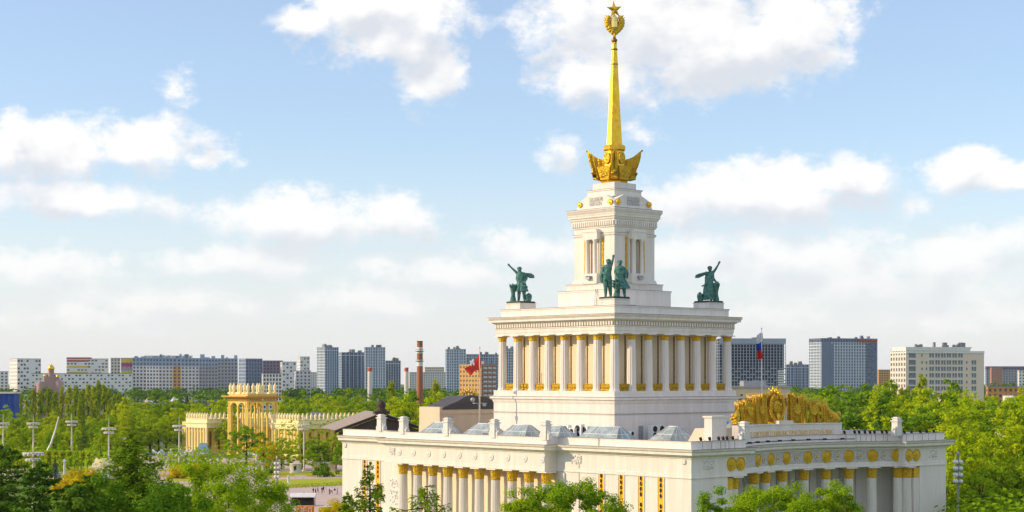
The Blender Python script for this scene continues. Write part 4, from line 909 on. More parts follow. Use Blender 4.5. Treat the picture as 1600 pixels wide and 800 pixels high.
def conifer(h, w, nbr, per, leaf, mt, droop=.25, irr=.25, base=.08, p=.75, pend=0.0, spread=.2):
    Cs = []; Ns = []; b = MB(); r0 = h*.012+.06; b.tube([(0,0,-.3),(0,0,h*.5),(0,0,h*.985)],[r0*1.2,r0*.7,.03],7)
    for L in range(nbr):
        t = ((L+NR.random())/nbr)**.85; z = h*(base+(.99-base)*t); R_ = w/2*(1-t)**p+.15; a = L*2.39996+NR.normal()*.3
        rl = R_*NR.uniform(1-irr,1.1); dz = -droop*rl*NR.uniform(.5,1.4); up = .14*rl
        n = max(14,int(per*(rl/(w/2))**1.2)); s = NR.random(n)**.7; sid = NR.normal(size=n)*spread*rl*(1.05-s*.75)
        x = np.cos(a)*rl*s-np.sin(a)*sid; y = np.sin(a)*rl*s+np.cos(a)*sid
        zz = z+dz*s**1.2+up*s**3+NR.normal(size=n)*.09-np.abs(sid)*.25-pend*NR.random(n)**1.4*min(rl,2.2)
        Cs.append(np.stack([x,y,zz],1)); Ns.append(np.stack([NR.normal(size=n)*.6,NR.normal(size=n)*.6,np.ones(n)],1)+np.array([math.cos(a)*.6,math.sin(a)*.6,0]))
        b.tube([(0,0,z),(math.cos(a)*rl*.55,math.sin(a)*rl*.55,z+dz*.5),(math.cos(a)*rl,math.sin(a)*rl,z+dz+up)],[r0*.35*(1-t)+.025,.035,.012],4)
    C = np.concatenate(Cs); Nn = np.concatenate(Ns)
    return leaf_mesh('crown', C, Nn, leaf, LEAF[mt], 1.7), b.mesh('trunk', BARK)
def put_tree(nm, cat, proto, loc, lab, grp=None, rz=None, sc=1.0, crown_mat=None):
    t = thing(nm, lab, cat, loc, random.uniform(0,6.28) if rz is None else rz, grp); t.scale = (sc,sc,sc) if isinstance(sc,(int,float)) else sc
    link('crown', proto[0], t); link('trunk', proto[1], t); return t
def topped(px, pyt, Y, proto_h, wscale=1.0, base=0):
    """place so that the top falls at this height for its distance"""
    z = EYE+(HOR-pyt)*Y/FOC; s = z/proto_h; return (gX(px,Y),Y,0), (s*wscale,s*wscale,s)
# ---- near trees, one by one
def near(nm, px, top, Y, wpx, mk, lab, base=.3):
    h = EYE+(HOR-top)*Y/FOC; w = wpx*Y/FOC; pr = mk(h, w); return put_tree(nm, 'tree', pr, (gX(px,Y),Y,0), lab, rz=0)
near('pine_tree', 118, 752, 135, 190, lambda h,w: conifer(h,w,100,561,.23,'conifer',.12,.3,.4,.4), 'low dark pine between the two pines and the tall larch')
near('deciduous_tree', 215, 760, 140, 260, lambda h,w: deciduous(h,w,130,297,.225,'dark',.6,1.3), 'broad dark leafy crown at the bottom below the tall larch')
near('pine_tree', 2, 690, 150, 260, lambda h,w: conifer(h,w,110,561,.23,'conifer',.12,.35,.25,.5), 'dark pine filling the bottom left corner')
near('pine_tree', 62, 716, 140, 200, lambda h,w: conifer(h,w,100,510,.23,'conifer',.15,.3,.3,.5), 'dark pine right of the corner pine, below the lamp rings')
near('larch_tree', 206, 668, 160, 430, lambda h,w: conifer(h,w,190,760,.23,'larch',.12,.5,.25,.8,.3), 'tall dark larch with spreading side branches before the fountain')
near('larch_tree', 140, 738, 150, 200, lambda h,w: conifer(h,w,90,561,.23,'larch',.1,.3,.4,.45,.2), 'low broad larch left of the tall dark larch')
near('larch_tree', 262, 752, 150, 190, lambda h,w: conifer(h,w,90,561,.23,'conifer',.1,.3,.4,.45,.2), 'low dark spruce just right of the tall dark larch')
near('deciduous_tree', 352, 724, 190, 220, lambda h,w: deciduous(h,w,190,332,.225,'green',.45,1.25,'round',.45), 'bright green tree with gaps in its crown below the yellow rotunda')
near('deciduous_tree', 292, 767, 175, 130, lambda h,w: deciduous(h,w,90,280,.225,'green',.5,1.0), 'leafy tree at the bottom between larch and bright green tree')
near('deciduous_tree', 425, 767, 205, 90, lambda h,w: deciduous(h,w,60,245,.225,'green',.5,.9,'round',.5), 'small green tree beside the globe lamp at the plaza edge')
near('bushy_tree', 520, 784, 260, 74, lambda h,w: deciduous(h,w,60,262,.225,'gold',.35,1.0), 'yellowing bushy tree at the left end of the white wall')
near('larch_tree', 578, 716, 175, 150, lambda h,w: conifer(h,w,46,357,.23,'larch',.08,.6,.5,.8,.5,.16), 'sparse larch tip crossing the two left slit windows')
near('larch_tree', 664, 754, 165, 260, lambda h,w: conifer(h,w,30,510,.23,'larch',.12,.6,.62,.55,.8,.13), 'larch with drooping branches across the portico columns')
near('larch_tree', 545, 768, 170, 130, lambda h,w: conifer(h,w,70,408,.23,'larch',.1,.35,.45,.6,.3), 'low larch at the bottom left of the white wall')
near('maple_tree', 875, 765, 190, 235, lambda h,w: deciduous(h,w,230,332,.225,'green',.6,1.15,'round',.5), 'bright leafy maple at the bottom, under the four right slit windows')
near('maple_tree', 815, 776, 186, 100, lambda h,w: deciduous(h,w,80,297,.225,'green',.5,.9), 'lower maple left of the bright leafy maple, before the last columns')
near('maple_tree', 950, 788, 180, 100, lambda h,w: deciduous(h,w,44,227,.225,'green',.5,.8), 'thin maple top at the bottom between the slit windows')
near('maple_tree', 1210, 768, 196, 250, lambda h,w: deciduous(h,w,230,315,.225,'green',.6,1.1,'round',.55), 'green maple before the curved colonnade')
near('maple_tree', 1112, 778, 190, 90, lambda h,w: deciduous(h,w,70,280,.225,'green',.55,.8,'round',.5), 'small maple top at the near corner of the pavilion')
near('maple_tree', 1300, 774, 192, 130, lambda h,w: deciduous(h,w,90,297,.225,'green',.55,.9,'round',.5), 'lower maple under the right half of the colonnade')
# ---- prototypes for the park
DECS = [deciduous(18, 13+k, 90, 85, .54, m, .2, 1.35, sh) for k, (m, sh) in enumerate((('green','round'),('yellow','egg'),('green','egg'),('yellow','round'),('dark','round')))]
POPS = [poplar(26, 4.2+k*.5, 70, 50, .55) for k in range(3)]
CONS = [conifer(18, 7, 70, 60, .5, 'conifer', .25, .2), conifer(9, 5, 60, 50, .36, 'blue', .25, .1)]
GOLDT = deciduous(12, 10, 45, 80, .5, 'gold', .2, 1.4)
KINDS = {'d0':'round green','d1':'tall yellow green','d2':'tapering green','d3':'round yellow green','d4':'dark green','p0':'slim','p1':'broad','p2':'bushy','c0':'dark','b1':'blue','g0':'golden'}
MARKS = [(-60,'at the left edge'),(22,'under the lone white tower'),(66,'under the brown church'),(104,'under the red banded block'),(150,'under the white low block'),(188,'under the colour topped block'),(225,'under the orange striped block'),(285,'left of the rotunda'),(345,'beside the rotunda'),(420,'under the white grid building'),(466,'under the slim white tower'),(508,'under the left twin tower'),(548,'between the twin towers'),(578,'under the first slim chimney'),(606,'under the dark blue wing'),(635,'under the second slim chimney'),(656,'under the brick chimney'),(690,'under the blue flag side tower'),(740,'under the orange brick block'),
         (1130,'beside the tower columns'),(1190,'under the unfinished tower'),(1248,'under the low blue block'),(1300,'under the residential tower'),(1372,'left of the office'),(1420,'under the left end of the office'),(1470,'under the middle of the office'),(1520,'under the right end of the office'),(1560,'under the brick building'),(1590,'at the right edge')]
SHORT = {'trees of the wood beyond the pavilion':'the right wood','trees beyond the right end wall':'the lower right wood','trees left of the rotunda':'the park wood','trees before the poplar grove':'the lamp side trees','trees beyond the yellow pavilion':'the middle wood','poplars of the left grove':'the left grove','poplars before the office':'the office poplars','trees at the foot of the right towers':'the far tree belt','trees behind the rear attic':'behind the rear roof'}
def park(nm, lab, grp, spots, rows=None):
    for px, top, Y, pr, ws in spots:
        H_ = {'d':18,'p':26,'c':18,'b':9,'g':12}[pr[0]]; P = {'d':DECS,'p':POPS,'c':CONS,'b':[None,CONS[1]],'g':[GOLDT]}[pr[0]][int(pr[1:] or 0)]
        l = lab
        if grp and len(spots) > 4:
            mk = min(MARKS, key=lambda q: abs(q[0]-px))[1]; row = ''
            if rows: row = rows[min(range(len(rows)), key=lambda q: abs(rows[q][0]-top))][1]+' of '
            l = '%s %s, %s%s, %s' % (KINDS[pr], nm.replace('deciduous_','').replace('_',' '), row, SHORT.get(grp,grp), mk)
        loc, s = topped(px, top, Y, H_, ws); put_tree(nm, 'tree', P, loc, l, grp, sc=s)
rr = random.Random(11)
sp = [(px, top+rr.uniform(-3,3), Y, 'p%d' % rr.randrange(3), 1.0) for px, top, Y in [(32,618,900),(42,622,880),(52,610,930),(64,614,900),(75,608,920),(86,612,890),(97,606,940),(108,609,880),(118,604,930),(128,607,900),(138,602,940),(147,605,880),(155,600,930),(163,606,900),(171,612,880),(178,618,870),(186,616,900),(195,622,880),(60,640,780),(90,638,790),(125,630,800),(150,628,800),(170,634,790)]]
park('poplar_tree', 'slender poplar in the tall grove at the left, below the white towers', 'poplars of the left grove', sp)
park('poplar_tree', 'solitary poplar left of the tall brick chimney, before the pavilion block', None, [(611,600,700,'p0',1.0)])
park('poplar_tree', 'slender poplar just right of the brick chimney', None, [(680,596,720,'p1',1.1)])
park('poplar_tree', 'slender poplar in front of the beige office building', None, [(1441,588,780,'p1',1.25)])
park('poplar_tree', 'poplar of the ragged row left of the beige office building', 'poplars before the office', [(1398,604,760,'p0',1.2),(1408,610,740,'p2',1.2),(1418,606,770,'p1',1.1),(1428,612,700,'p0',1.2),(1390,618,720,'p2',1.2)])
park('deciduous_tree', 'big round dark green tree right of the golden banners', None, [(1326,612,470,'d4',1.15)])
park('deciduous_tree', 'green tree beside the big round tree, just behind the golden banners', None, [(1282,622,500,'d2',1.1)])
park('deciduous_tree', 'yellow green tree behind the golden banners at the left end', 'trees between banners and round tree', [(1262,632,520,'d1',1.0)])
park('conifer_tree', 'yellowing conifer behind the parapet floodlights', None, [(1372,648,400,'c0',1.0)])
sp = []
for px in range(1375, 1625, 17):
    for top, Y in ((618,640),(632,560),(648,480)): sp.append((px+rr.uniform(-9,9), top+rr.uniform(-9,9), Y+rr.uniform(-30,30), 'd%d' % rr.choice((0,1,2,3,1,4,1,3)), rr.uniform(.9,1.15)))
park('deciduous_tree', 'sunlit tree of the dense wood filling the right side', 'trees of the wood beyond the pavilion', sp, [(618,'back row'),(632,'middle row'),(648,'front row')])
sp = []
for px in range(1490, 1640, 22):
    for top, Y in ((668,400),(690,360),(722,335)): sp.append((px+rr.uniform(-8,8), top+rr.uniform(-7,7), Y+rr.uniform(-12,12), 'd%d' % rr.choice((0,1,2,1,3,1,4)), rr.uniform(.9,1.1)))
park('deciduous_tree', 'yellow green tree at the lower right beyond the white end wall', 'trees beyond the right end wall', sp, [(668,'back row'),(690,'middle row'),(720,'front row')])
park('deciduous_tree', 'dark shaded tree behind the globe lamp at the lower right', 'dark trees at the lower right', [(1525,752,335,'d4',1.0),(1548,765,330,'d4',1.0),(1497,762,335,'d4',.8)])
sp = []
for px in range(1130, 1310, 15): sp.append((px+rr.uniform(-5,5), 622+rr.uniform(-5,5), 900+rr.uniform(-50,50), 'd%d' % rr.randrange(4), 1.1))
for px in range(1240, 1400, 17): sp.append((px, 612+rr.uniform(-4,5), 1150+rr.uniform(-60,60), 'd%d' % rr.choice((0,2,4)), 1.2))
park('deciduous_tree', 'tree in the belt at the foot of the blue grey tower blocks', 'trees at the foot of the right towers', sp)
sp = []
for px in range(195, 370, 14):
    for top, Y in ((626,900),(639,830),(654,770)): sp.append((px+rr.uniform(-7,7), top+rr.uniform(-6,6), Y+rr.uniform(-40,40), 'd%d' % rr.choice((0,1,2,3,3)), rr.uniform(.9,1.2)))
park('deciduous_tree', 'green tree between the poplar grove and the yellow rotunda', 'trees left of the rotunda', sp, [(626,'back row'),(639,'middle row'),(654,'front row')])
sp = []
for px in range(10, 200, 16):
    for top, Y in ((653,760),(665,700),(678,660)): sp.append((px+rr.uniform(-7,7), top+rr.uniform(-6,7), Y+rr.uniform(-20,20), 'd%d' % rr.choice((0,1,3,1,2)), rr.uniform(.9,1.15)))
park('deciduous_tree', 'leafy tree in front of the poplar grove, behind the tall ring lamps', 'trees before the poplar grove', sp, [(653,'back row'),(665,'middle row'),(678,'front row')])
sp = []
for px in range(432, 690, 15):
    for top, Y in ((621,1000),(630,900),(640,830)): sp.append((px+rr.uniform(-8,8), top+rr.uniform(-5,5), Y+rr.uniform(-40,40), 'd%d' % rr.choice((0,1,2,3,2)), rr.uniform(.9,1.25)))
park('deciduous_tree', 'tree of the wood beyond the yellow pavilion, below the chimneys', 'trees beyond the yellow pavilion', sp, [(621,'back row'),(630,'middle row'),(640,'front row')])
sp = []
for px in range(622, 780, 14): sp.append((px, 630+rr.uniform(-6,8), 620+rr.uniform(-40,40), 'd%d' % rr.choice((0,2,1,4)), 1.1))
park('deciduous_tree', 'tree behind the dark sheet roof and the left roof lights', 'trees behind the rear attic', sp)
park('deciduous_tree', 'round green tree standing before the yellow rotunda', None, [(385,664,640,'d0',1.35)])
park('deciduous_tree', 'yellow tinged tree right of the round rotunda tree', 'golden trees before the yellow pavilion', [(412,690,600,'g0',1.3),(440,686,610,'d3',1.2)])
park('deciduous_tree', 'green tree in the row before the right wing of the yellow pavilion', 'trees before the right yellow wing', [(472,684,600,'d1',1.2),(496,686,595,'d0',1.2),(520,682,600,'d3',1.2),(536,690,590,'d0',1.0)])
park('blue_spruce', 'small blue spruce by the clipped hedge', 'blue spruces by the hedge', [(86,718,545,'b1',1.0),(58,724,550,'b1',.9)])
park('conifer_tree', 'narrow reddish brown conifer between two ring lamps', None, [(131,652,660,'c0',.9)])
park('conifer_tree', 'dark spruce of the group right of the small white gable roof', 'spruces beyond the park', [(292,618,950,'c0',1.4),(282,622,960,'c0',1.3)])
park('deciduous_tree', 'leafy tree hiding the foot of the blue sheeted building, left one', None, [(4,640,770,'d1',1.0)])
park('deciduous_tree', 'leafy tree hiding the foot of the blue sheeted building, right one', None, [(24,644,760,'d0',.9)])
# ---- shrubs
SHR = deciduous(3.5, 6, 40, 60, .4, 'dark', .0, .9); SHY = deciduous(2.2, 4, 30, 50, .35, 'gold', .0, .7)
t = put_tree('round_shrub', 'shrub', SHR, gnd(506,745), 'round dark green shrub on the lawn edge beside the white pavilion wall', sc=1.25)
t = put_tree('round_shrub', 'shrub', SHR, gnd(424,742), 'small green shrub left of the globe lamp', sc=.9)
for px, py in ((108,758),(118,752),(128,760),(100,768),(138,750),(95,775),(122,770),(285,742),(300,745),(273,748),(312,740)):
    put_tree('yellow_shrub', 'shrub', SHY, gnd(px,py), 'yellow flowering shrub along the fountain flower beds' if px < 200 else 'yellow flowering shrub in front of the round pool', 'yellow shrubs by the fountain' if px < 200 else 'yellow shrubs by the pool', sc=1.5)
# ---- the far wood: one mass of small trees
def far_wood(name, zones, mt, leaf):
    Cs = []; Ns = []
    for (p0, p1, t0, t1, Y0_, Y1_, n, wd) in zones:
        for i in range(n):
            Y = NR.uniform(Y0_,Y1_); px = NR.uniform(p0,p1); top = EYE+(HOR-NR.uniform(t0,t1))*Y/FOC; w = wd*NR.uniform(.7,1.3)
            q = 60; d = unit(q); d[:,2] = np.abs(d[:,2]); c = d*np.array([w,w,1.0])*NR.uniform(.75,1.05,(q,1)); c[:,2] = top-7+c[:,2]*7
            c += np.array([gX(px,Y),Y,0]); Cs.append(c); Ns.append(d+np.array([0,0,.4])+NR.normal(size=d.shape)*.35)
            c = d[:24]*np.array([w,w,0]); c[:,2] = NR.uniform(0,max(top-6,1),24); c += np.array([gX(px,Y),Y,0]); Cs.append(c); Ns.append(d[:24])
    me = leaf_mesh(name, np.concatenate(Cs), np.concatenate(Ns), leaf, LEAF[mt]); return tag(link(name, me), kind='stuff')
far_wood('far_wood', [(-40,640,603,612,1350,1750,260,8),(620,780,606,616,1200,1600,90,8),(1230,1420,604,612,1300,1700,60,8),(1500,1640,596,606,1500,2000,60,9)], 'conifer', 2.4)
far_wood('distant_woodland', [(-60,1660,605,614,2100,3000,420,12)], 'conifer', 4.2)
far_wood('park_undergrowth', [(-20,440,690,705,560,650,60,5),(440,780,640,668,640,800,70,6),(1380,1640,640,670,500,620,60,6),(1480,1640,760,800,260,300,30,4)], 'green', 1.1)
# ================================================================ the city beyond the park
def C(name, col, **k): return mat(name, col, .8, vary=.05, scale=.08, **k)  # city base colours, some with distance haze added as blue and paleness
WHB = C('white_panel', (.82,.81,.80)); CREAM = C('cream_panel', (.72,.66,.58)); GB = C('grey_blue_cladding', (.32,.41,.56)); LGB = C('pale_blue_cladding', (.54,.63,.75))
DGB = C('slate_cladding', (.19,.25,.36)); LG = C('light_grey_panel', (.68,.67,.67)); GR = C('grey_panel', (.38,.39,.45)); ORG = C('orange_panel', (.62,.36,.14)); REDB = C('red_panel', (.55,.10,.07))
YEL = C('yellow_panel', (.75,.60,.05)); PINK = C('magenta_panel', (.50,.10,.25)); PURP = C('plum_cladding', (.26,.21,.30)); BRK = C('orange_brick', (.66,.40,.16)); BRD = C('red_and_shaded_brick', (.48,.28,.22)); OFF = C('beige_stone', (.80,.68,.56)); CONC = C('raw_concrete', (.36,.42,.52))
WIN = mat('window_glass', (.10,.11,.16), .12, vary=.45, scale=.22, spec=.7); WINB = mat('window_blue_glass', (.09,.14,.24), .1, vary=.45, scale=.2, spec=.8); WING = mat('window_grey_glass', (.22,.27,.33), .15, vary=.35, scale=.2, spec=.6); ROOFL = C('roof_gravel', (.30,.30,.31))
def lattice(b, side, u0, u1, z0, z1, cols, rows, wf, hf, mi=0, pat=None, d=.4, off=0):
    cw = (u1-u0)/cols; rh = (z1-z0)/rows
    def put(a, c, p, q, dd):
        if side == 'f': b.box(a,c,off-dd,off+d,p,q,mi)
        else: b.box(off-dd,off+d,a,c,p,q,mi)
    pw = cw*(1-wf)
    for i in range(cols+1):
        x = u0+cw*i; put(max(u0,x-pw/2), min(u1,x+pw/2), z0, z1, .06)
    sh = rh*(1-hf)
    for j in range(rows+1):
        z = z0+rh*j; put(u0+.02, u1-.02, max(z0,z-sh/2), min(z1,z+sh/2), 0)
    if pat:
        for i in range(cols):
            for j in range(rows):
                if pat(i,j): put(u0+cw*i+pw/2-.02, u0+cw*(i+1)-pw/2+.02, z0+rh*j+sh/2-.02, z0+rh*(j+1)-sh/2+.02, .02)
def building(name, lab, cat, Cp, Lp, Rp, top, Y, yaw, group=None, zb=0):
    """root at the near corner; right face runs along +x, left face along +y"""
    z = EYE+(HOR-top)*Y/FOC; X = gX(Cp,Y); c, s = math.cos(yaw), math.sin(yaw)
    t = thing(name, lab, cat, (X,Y,0), yaw, group); tr = (Rp-800)/FOC; tl = (Lp-800)/FOC
    wr = (tr*Y-X)/(c-tr*s); wl_ = max((tl*Y-X)/(-s-tl*c), 3) if s > .02 else 18
    return t, wr, wl_, z
def slab_building(name, lab, cat, Cp, Lp, Rp, top, Y, yaw, wall, wallL=None, glass=WIN, fl=3.0, cw=3.3, wf=.55, hf=.55, pat=None, patL=None, hfL=None, wfL=None, group=None, crown=0, crown_mat=None, roof_bits=0, lblock=1, zfrom=3):
    t, wr, wL, z = building(name, lab, cat, Cp, Lp, Rp, top, Y, yaw, group)
    zt = z-crown; rows = max(2,round((zt-zfrom)/fl)); d = .4
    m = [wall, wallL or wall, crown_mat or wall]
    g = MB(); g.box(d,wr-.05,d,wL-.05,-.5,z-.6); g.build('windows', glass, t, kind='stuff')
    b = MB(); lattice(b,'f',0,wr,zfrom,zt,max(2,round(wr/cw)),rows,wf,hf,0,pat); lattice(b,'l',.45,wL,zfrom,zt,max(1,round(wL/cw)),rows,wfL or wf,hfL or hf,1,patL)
    b.box(.02,wr-.02,.02,wL-.02,-.5,zfrom-.02,0); b.box(wr-.04,wr,.1,wL,-.5,zt,0); b.box(0,wr,wL-.04,wL,-.5,zt,0)
    b.build('facade', m, t)
    if crown: b = MB(); lattice(b,'f',0,wr,zt+.05,z,max(2,round(wr/cw)),max(1,round(crown/fl)),wf,hf,2,None); lattice(b,'l',.45,wL,zt+.05,z,max(1,round(wL/cw)),max(1,round(crown/fl)),wf,hf,2); b.build('top_storeys', m, t)
    r = MB(); r.box(-.15,wr+.15,-.15,wL+.15,z,z+.5); 
    rs_ = random.Random(int(Cp*7))
    for k in range(roof_bits):
        x = rs_.uniform(.05,.9)*wr; w_ = rs_.uniform(1.2,4); r.box(x,x+w_,.2*wL,.2*wL+rs_.uniform(1.5,5),z+.5,z+rs_.uniform(1.2,4.2))
    r.build('roof', crown_mat or ROOFL, t); return t, wr, wL, z
chk = lambda i,j: (i+j) % 3 == 0
chk2 = lambda i,j: (i*7+j*3) % 5 in (0,3)
none = None
# left group
t, wr, wL, z = slab_building('apartment_tower', 'white checker-window tower standing alone at the far left', 'tower', 27, 15, 64, 561, 1500, .55, WHB, wf=.72, hf=.5, pat=lambda i,j: (i+j)%3==0 or i in (4,5), wfL=.4, cw=2.6, fl=3.2)
slab_building('apartment_block', 'white block cut off by the left edge of the view', 'building', -6, -30, 13, 581, 1600, .4, WHB, wf=.5, hf=.5)
slab_building('apartment_block', 'long low white block with small dark windows behind the brown church', 'building', 49, 40, 206, 584, 1480, .12, WHB, wf=.55, hf=.42, pat=chk, cw=3.0)
t, wr, wL, z = slab_building('apartment_block', 'white block banded in red and yellow, third white building from left', 'building', 104, 100, 169, 561, 1620, .15, WHB, wf=.62, hf=.45, pat=chk2)
b = MB()
for k, m_ in enumerate((0,1,2,1,0)): b.box(.3,wr*.52,-.14,-.08,z-2.5-5.6*k,z-.9-5.6*k,m_)
b.box(0,wr*.6,-.12,.3,z+.3,z+1.6,0); b.build('colour_bands', [REDB,YEL,ORG], t)
t, wr, wL, z = slab_building('apartment_block', 'narrow beige block right of the red banded one', 'building', 173, 170, 188, 560, 1620, .2, CREAM, wf=.5, hf=.5)
t, wr, wL, z = slab_building('apartment_block', 'block with yellow, magenta and orange top bands', 'building', 189, 187, 207, 560, 1560, .2, LG, wf=.5, hf=.5)
b = MB()
for k, m_ in enumerate((0,1,2,0,3)): b.box(.05,wr-.05,-.16,-.08,z-3.6-3.7*k,z-.3-3.7*k,m_)
b.build('colour_bands', [YEL,PINK,GR,ORG], t)
segs = [(207,229,LG,'first'),(229,248,WHB,'second'),(248,270,LG,'third'),(270,283,ORG,'orange striped'),(283,311,LG,'fifth'),(311,340,GR,'sixth'),(340,371,GR,'last')]
sl_ = {'first':'leftmost light grey section of the long slate topped block','second':'whitest section of the long slate topped block','third':'light grey section just left of the orange strip','orange striped':'narrow orange striped section of the long slate topped block','fifth':'light grey section just right of the orange strip','sixth':'grey section beyond the light ones in the long slate topped block','last':'rightmost dark grey section of the long slate topped block'}
for i, (a, c, m_, k) in enumerate(segs):
    slab_building('apartment_block', sl_[k], 'building', a, a-1, c, 559.5+i*.2, 1550, .05, m_, glass=WINB, wf=.58, hf=.55, crown=7 if i < 6 else 3, crown_mat=GB, cw=3.0, roof_bits=3, group='sections of the long slate topped block')
slab_building('apartment_block', 'pale penthouse block showing above the slate topped roof', 'building', 225, 224, 300, 556.5, 1700, .03, WHB, wf=.4, hf=.4)
slab_building('apartment_tower', 'dark slate tower right of the long block', 'tower', 384, 373, 410, 561, 1500, .6, DGB, GB, glass=WINB, wf=.5, hf=.6, cw=2.8)
slab_building('apartment_block', 'plum dark block behind the white grid building', 'building', 411, 409, 442, 564, 1650, .2, PURP, glass=WIN, wf=.5, hf=.5)
slab_building('office_block', 'white grid building low beside the rotunda columns', 'building', 411, 409, 440, 584, 1300, .15, WHB, wf=.6, hf=.6, cw=2.4, fl=2.9)
slab_building('apartment_block', 'slim white block with blue glass edge below the twin white towers', 'building', 441, 438, 463, 566, 1500, .2, WHB, glass=WINB, wf=.55, hf=.5, pat=chk)
slab_building('apartment_tower', 'tallest slim white tower left of the blue towers', 'tower', 469, 466, 484, 558, 1600, .25, WHB, wf=.5, hf=.5, pat=chk)
slab_building('apartment_block', 'low white block at the foot of the slim white tower', 'building', 462, 460, 486, 580, 1450, .2, LG, glass=WINB, wf=.5, hf=.5)
# blue tower complex
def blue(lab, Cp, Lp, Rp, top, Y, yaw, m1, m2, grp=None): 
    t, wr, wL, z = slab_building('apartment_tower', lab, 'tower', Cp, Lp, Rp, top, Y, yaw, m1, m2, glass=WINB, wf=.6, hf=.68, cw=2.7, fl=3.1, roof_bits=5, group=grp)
    b = MB(); b.box(.5,wr-.5,-.5,.2,z-3.5,z-2.6); b.box(-.5,.2,.5,wL-.5,z-3.5,z-2.6)
    for k in range(1,6): x = wr*k/6; b.box(x-.25,x+.25,-.5,.1,3,z-.3)
    b.build('balcony_strips', LGB, t)
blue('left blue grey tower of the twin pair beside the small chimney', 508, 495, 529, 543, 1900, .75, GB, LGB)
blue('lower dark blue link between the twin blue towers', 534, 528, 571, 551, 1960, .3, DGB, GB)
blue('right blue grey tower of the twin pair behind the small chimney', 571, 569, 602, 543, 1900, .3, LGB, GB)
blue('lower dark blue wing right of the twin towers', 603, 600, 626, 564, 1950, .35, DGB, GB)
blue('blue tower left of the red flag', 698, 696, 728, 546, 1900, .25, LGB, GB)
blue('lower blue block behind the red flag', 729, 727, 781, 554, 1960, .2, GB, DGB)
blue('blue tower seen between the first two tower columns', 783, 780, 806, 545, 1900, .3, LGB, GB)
slab_building('apartment_block', 'distant beige block between the chimneys', 'building', 664, 662, 694, 574, 2700, .15, CREAM, wf=.5, hf=.4, fl=3.2)
slab_building('apartment_block', 'long distant pale block right of the brick chimney', 'building', 640, 638, 697, 582, 2500, .1, LG, wf=.5, hf=.4)
slab_building('apartment_block', 'small distant pale block left of the blue towers', 'building', 484, 482, 496, 582, 2600, .1, LG, wf=.5, hf=.4)
# orange brick block
t, wr, wL, z = slab_building('brick_block', 'orange brick apartment block beside the red flag', 'building', 752, 718, 775, 570, 1100, .95, BRD, BRK, glass=WING, wf=.55, hf=.5, cw=2.6, fl=2.9, wfL=.5, hfL=.42, roof_bits=2)  # right face takes the browner brick, its shade put into the colour
b = MB()
for j in range(12):
    for k in range(3): x = wr*(.12+.3*k); b.box(x,x+wr*.2,-.9,.2,z-2.6-2.9*j,z-1.5-2.9*j)
b.build('balconies', LG, t, kind='stuff')
# right side
t, wr, wL, z = building('unfinished_tower', 'unfinished concrete tower with open floors right of the columns', 'building', 1124, 1118, 1228, 529, 1800, .1)
b = MB(); nf = 22; fh = (z-4)/nf
for j in range(nf+1): b.box(0,wr,0,wL,4+fh*j-.2,4+fh*j+.25)
for i in range(23):
    x = wr*i/22; b.box(max(0,x-.35),min(wr,x+.35),.12,1.0,0,z-6); b.box(max(0,x-.35),min(wr,x+.35),8,9,0,z-.4)
b.build('concrete_frame', CONC, t)
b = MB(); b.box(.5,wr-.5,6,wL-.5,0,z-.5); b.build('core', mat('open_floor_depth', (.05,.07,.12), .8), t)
b = MB()
for j in range(nf-3): 
    for i in range(0,22):
        if (i*5+j*3) % 7 < 4 and j < nf-9: b.box(wr*i/22+.6,wr*(i+1)/22-.6,.5,.8,4+fh*j+.25,4+fh*j+1.1)
b.build('infill_blocks', C('block_infill',(.40,.43,.48)), t, kind='stuff')
b = MB(); b.box(2,wr*.18,2,6,z,z+2.5); b.box(wr*.5,wr*.62,2,8,z,z+1.5); b.box(-.02,wr+.02,-.1,.4,z-5.5,z-.3); b.build('roof_parapet', CONC, t)
b = MB()
for q in range(8): b.box(wr*.88,wr*.97,-.3,.1,22+3*q*.8,23.6+3*q*.8)
b.build('pale_panels', mat('pale_sheet',(.8,.78,.72),.6), t)  # stack of pale sheet panels on the tower front
blue('low grey blue block between the unfinished and the residential tower', 1229, 1227, 1264, 570, 1950, .2, GB, DGB)
t, wr, wL, z = slab_building('residential_tower', 'wide pale blue residential tower with orange rooftop lettering', 'tower', 1283, 1264, 1371, 529, 1900, .35, LGB, LGB, glass=WINB, wf=.62, hf=.72, cw=3.4, fl=3.2, crown=4, crown_mat=DGB, roof_bits=7)
b = MB(); b.box(wr*.005,wr*.16,-.5,.1,4,z-3.9); b.box(wr*.16,wr*.21,-.7,.1,4,z-6); b.build('slate_strip', DGB, t)
b = MB(); b.box(wr*.80,wr*.985,-.28,.05,4,z-4.3); b.build('glass_strip', mat('strip_glass',(.20,.28,.42),.25,vary=.4,scale=.4), t)
me = text_mesh('ЛЕ Ботаника', 4.6, .3); me.materials.clear(); me.materials.append(mat('orange_sign', (.85,.16,.03), .5)); 
tx = max(v.co.x for v in me.vertices); 
o = link('sign_lettering', me, t, (wr*.815,-.75,z-3.6)); o.rotation_euler = (math.pi/2,0,0); o.scale = (wr*.17/tx,1,1)
slab_building('apartment_block', 'small distant orange block left of the beige office', 'building', 1373, 1371, 1392, 578, 2300, .15, ORG, glass=WIN, wf=.5, hf=.45)
slab_building('apartment_block', 'long plum and grey block at the far right edge', 'building', 1541, 1539, 1640, 573, 2000, .08, GR, glass=WIN, wf=.5, hf=.5, crown=4, crown_mat=PURP)
slab_building('apartment_tower', 'reddish stair block in front of the far right plum block', 'tower', 1549, 1547, 1566, 575, 1900, .1, BRD, glass=WIN, wf=.3, hf=.3)
slab_building('apartment_block', 'white block touching the right edge of the view', 'building', 1592, 1590, 1640, 579, 1700, .1, WHB, wf=.45, hf=.45)
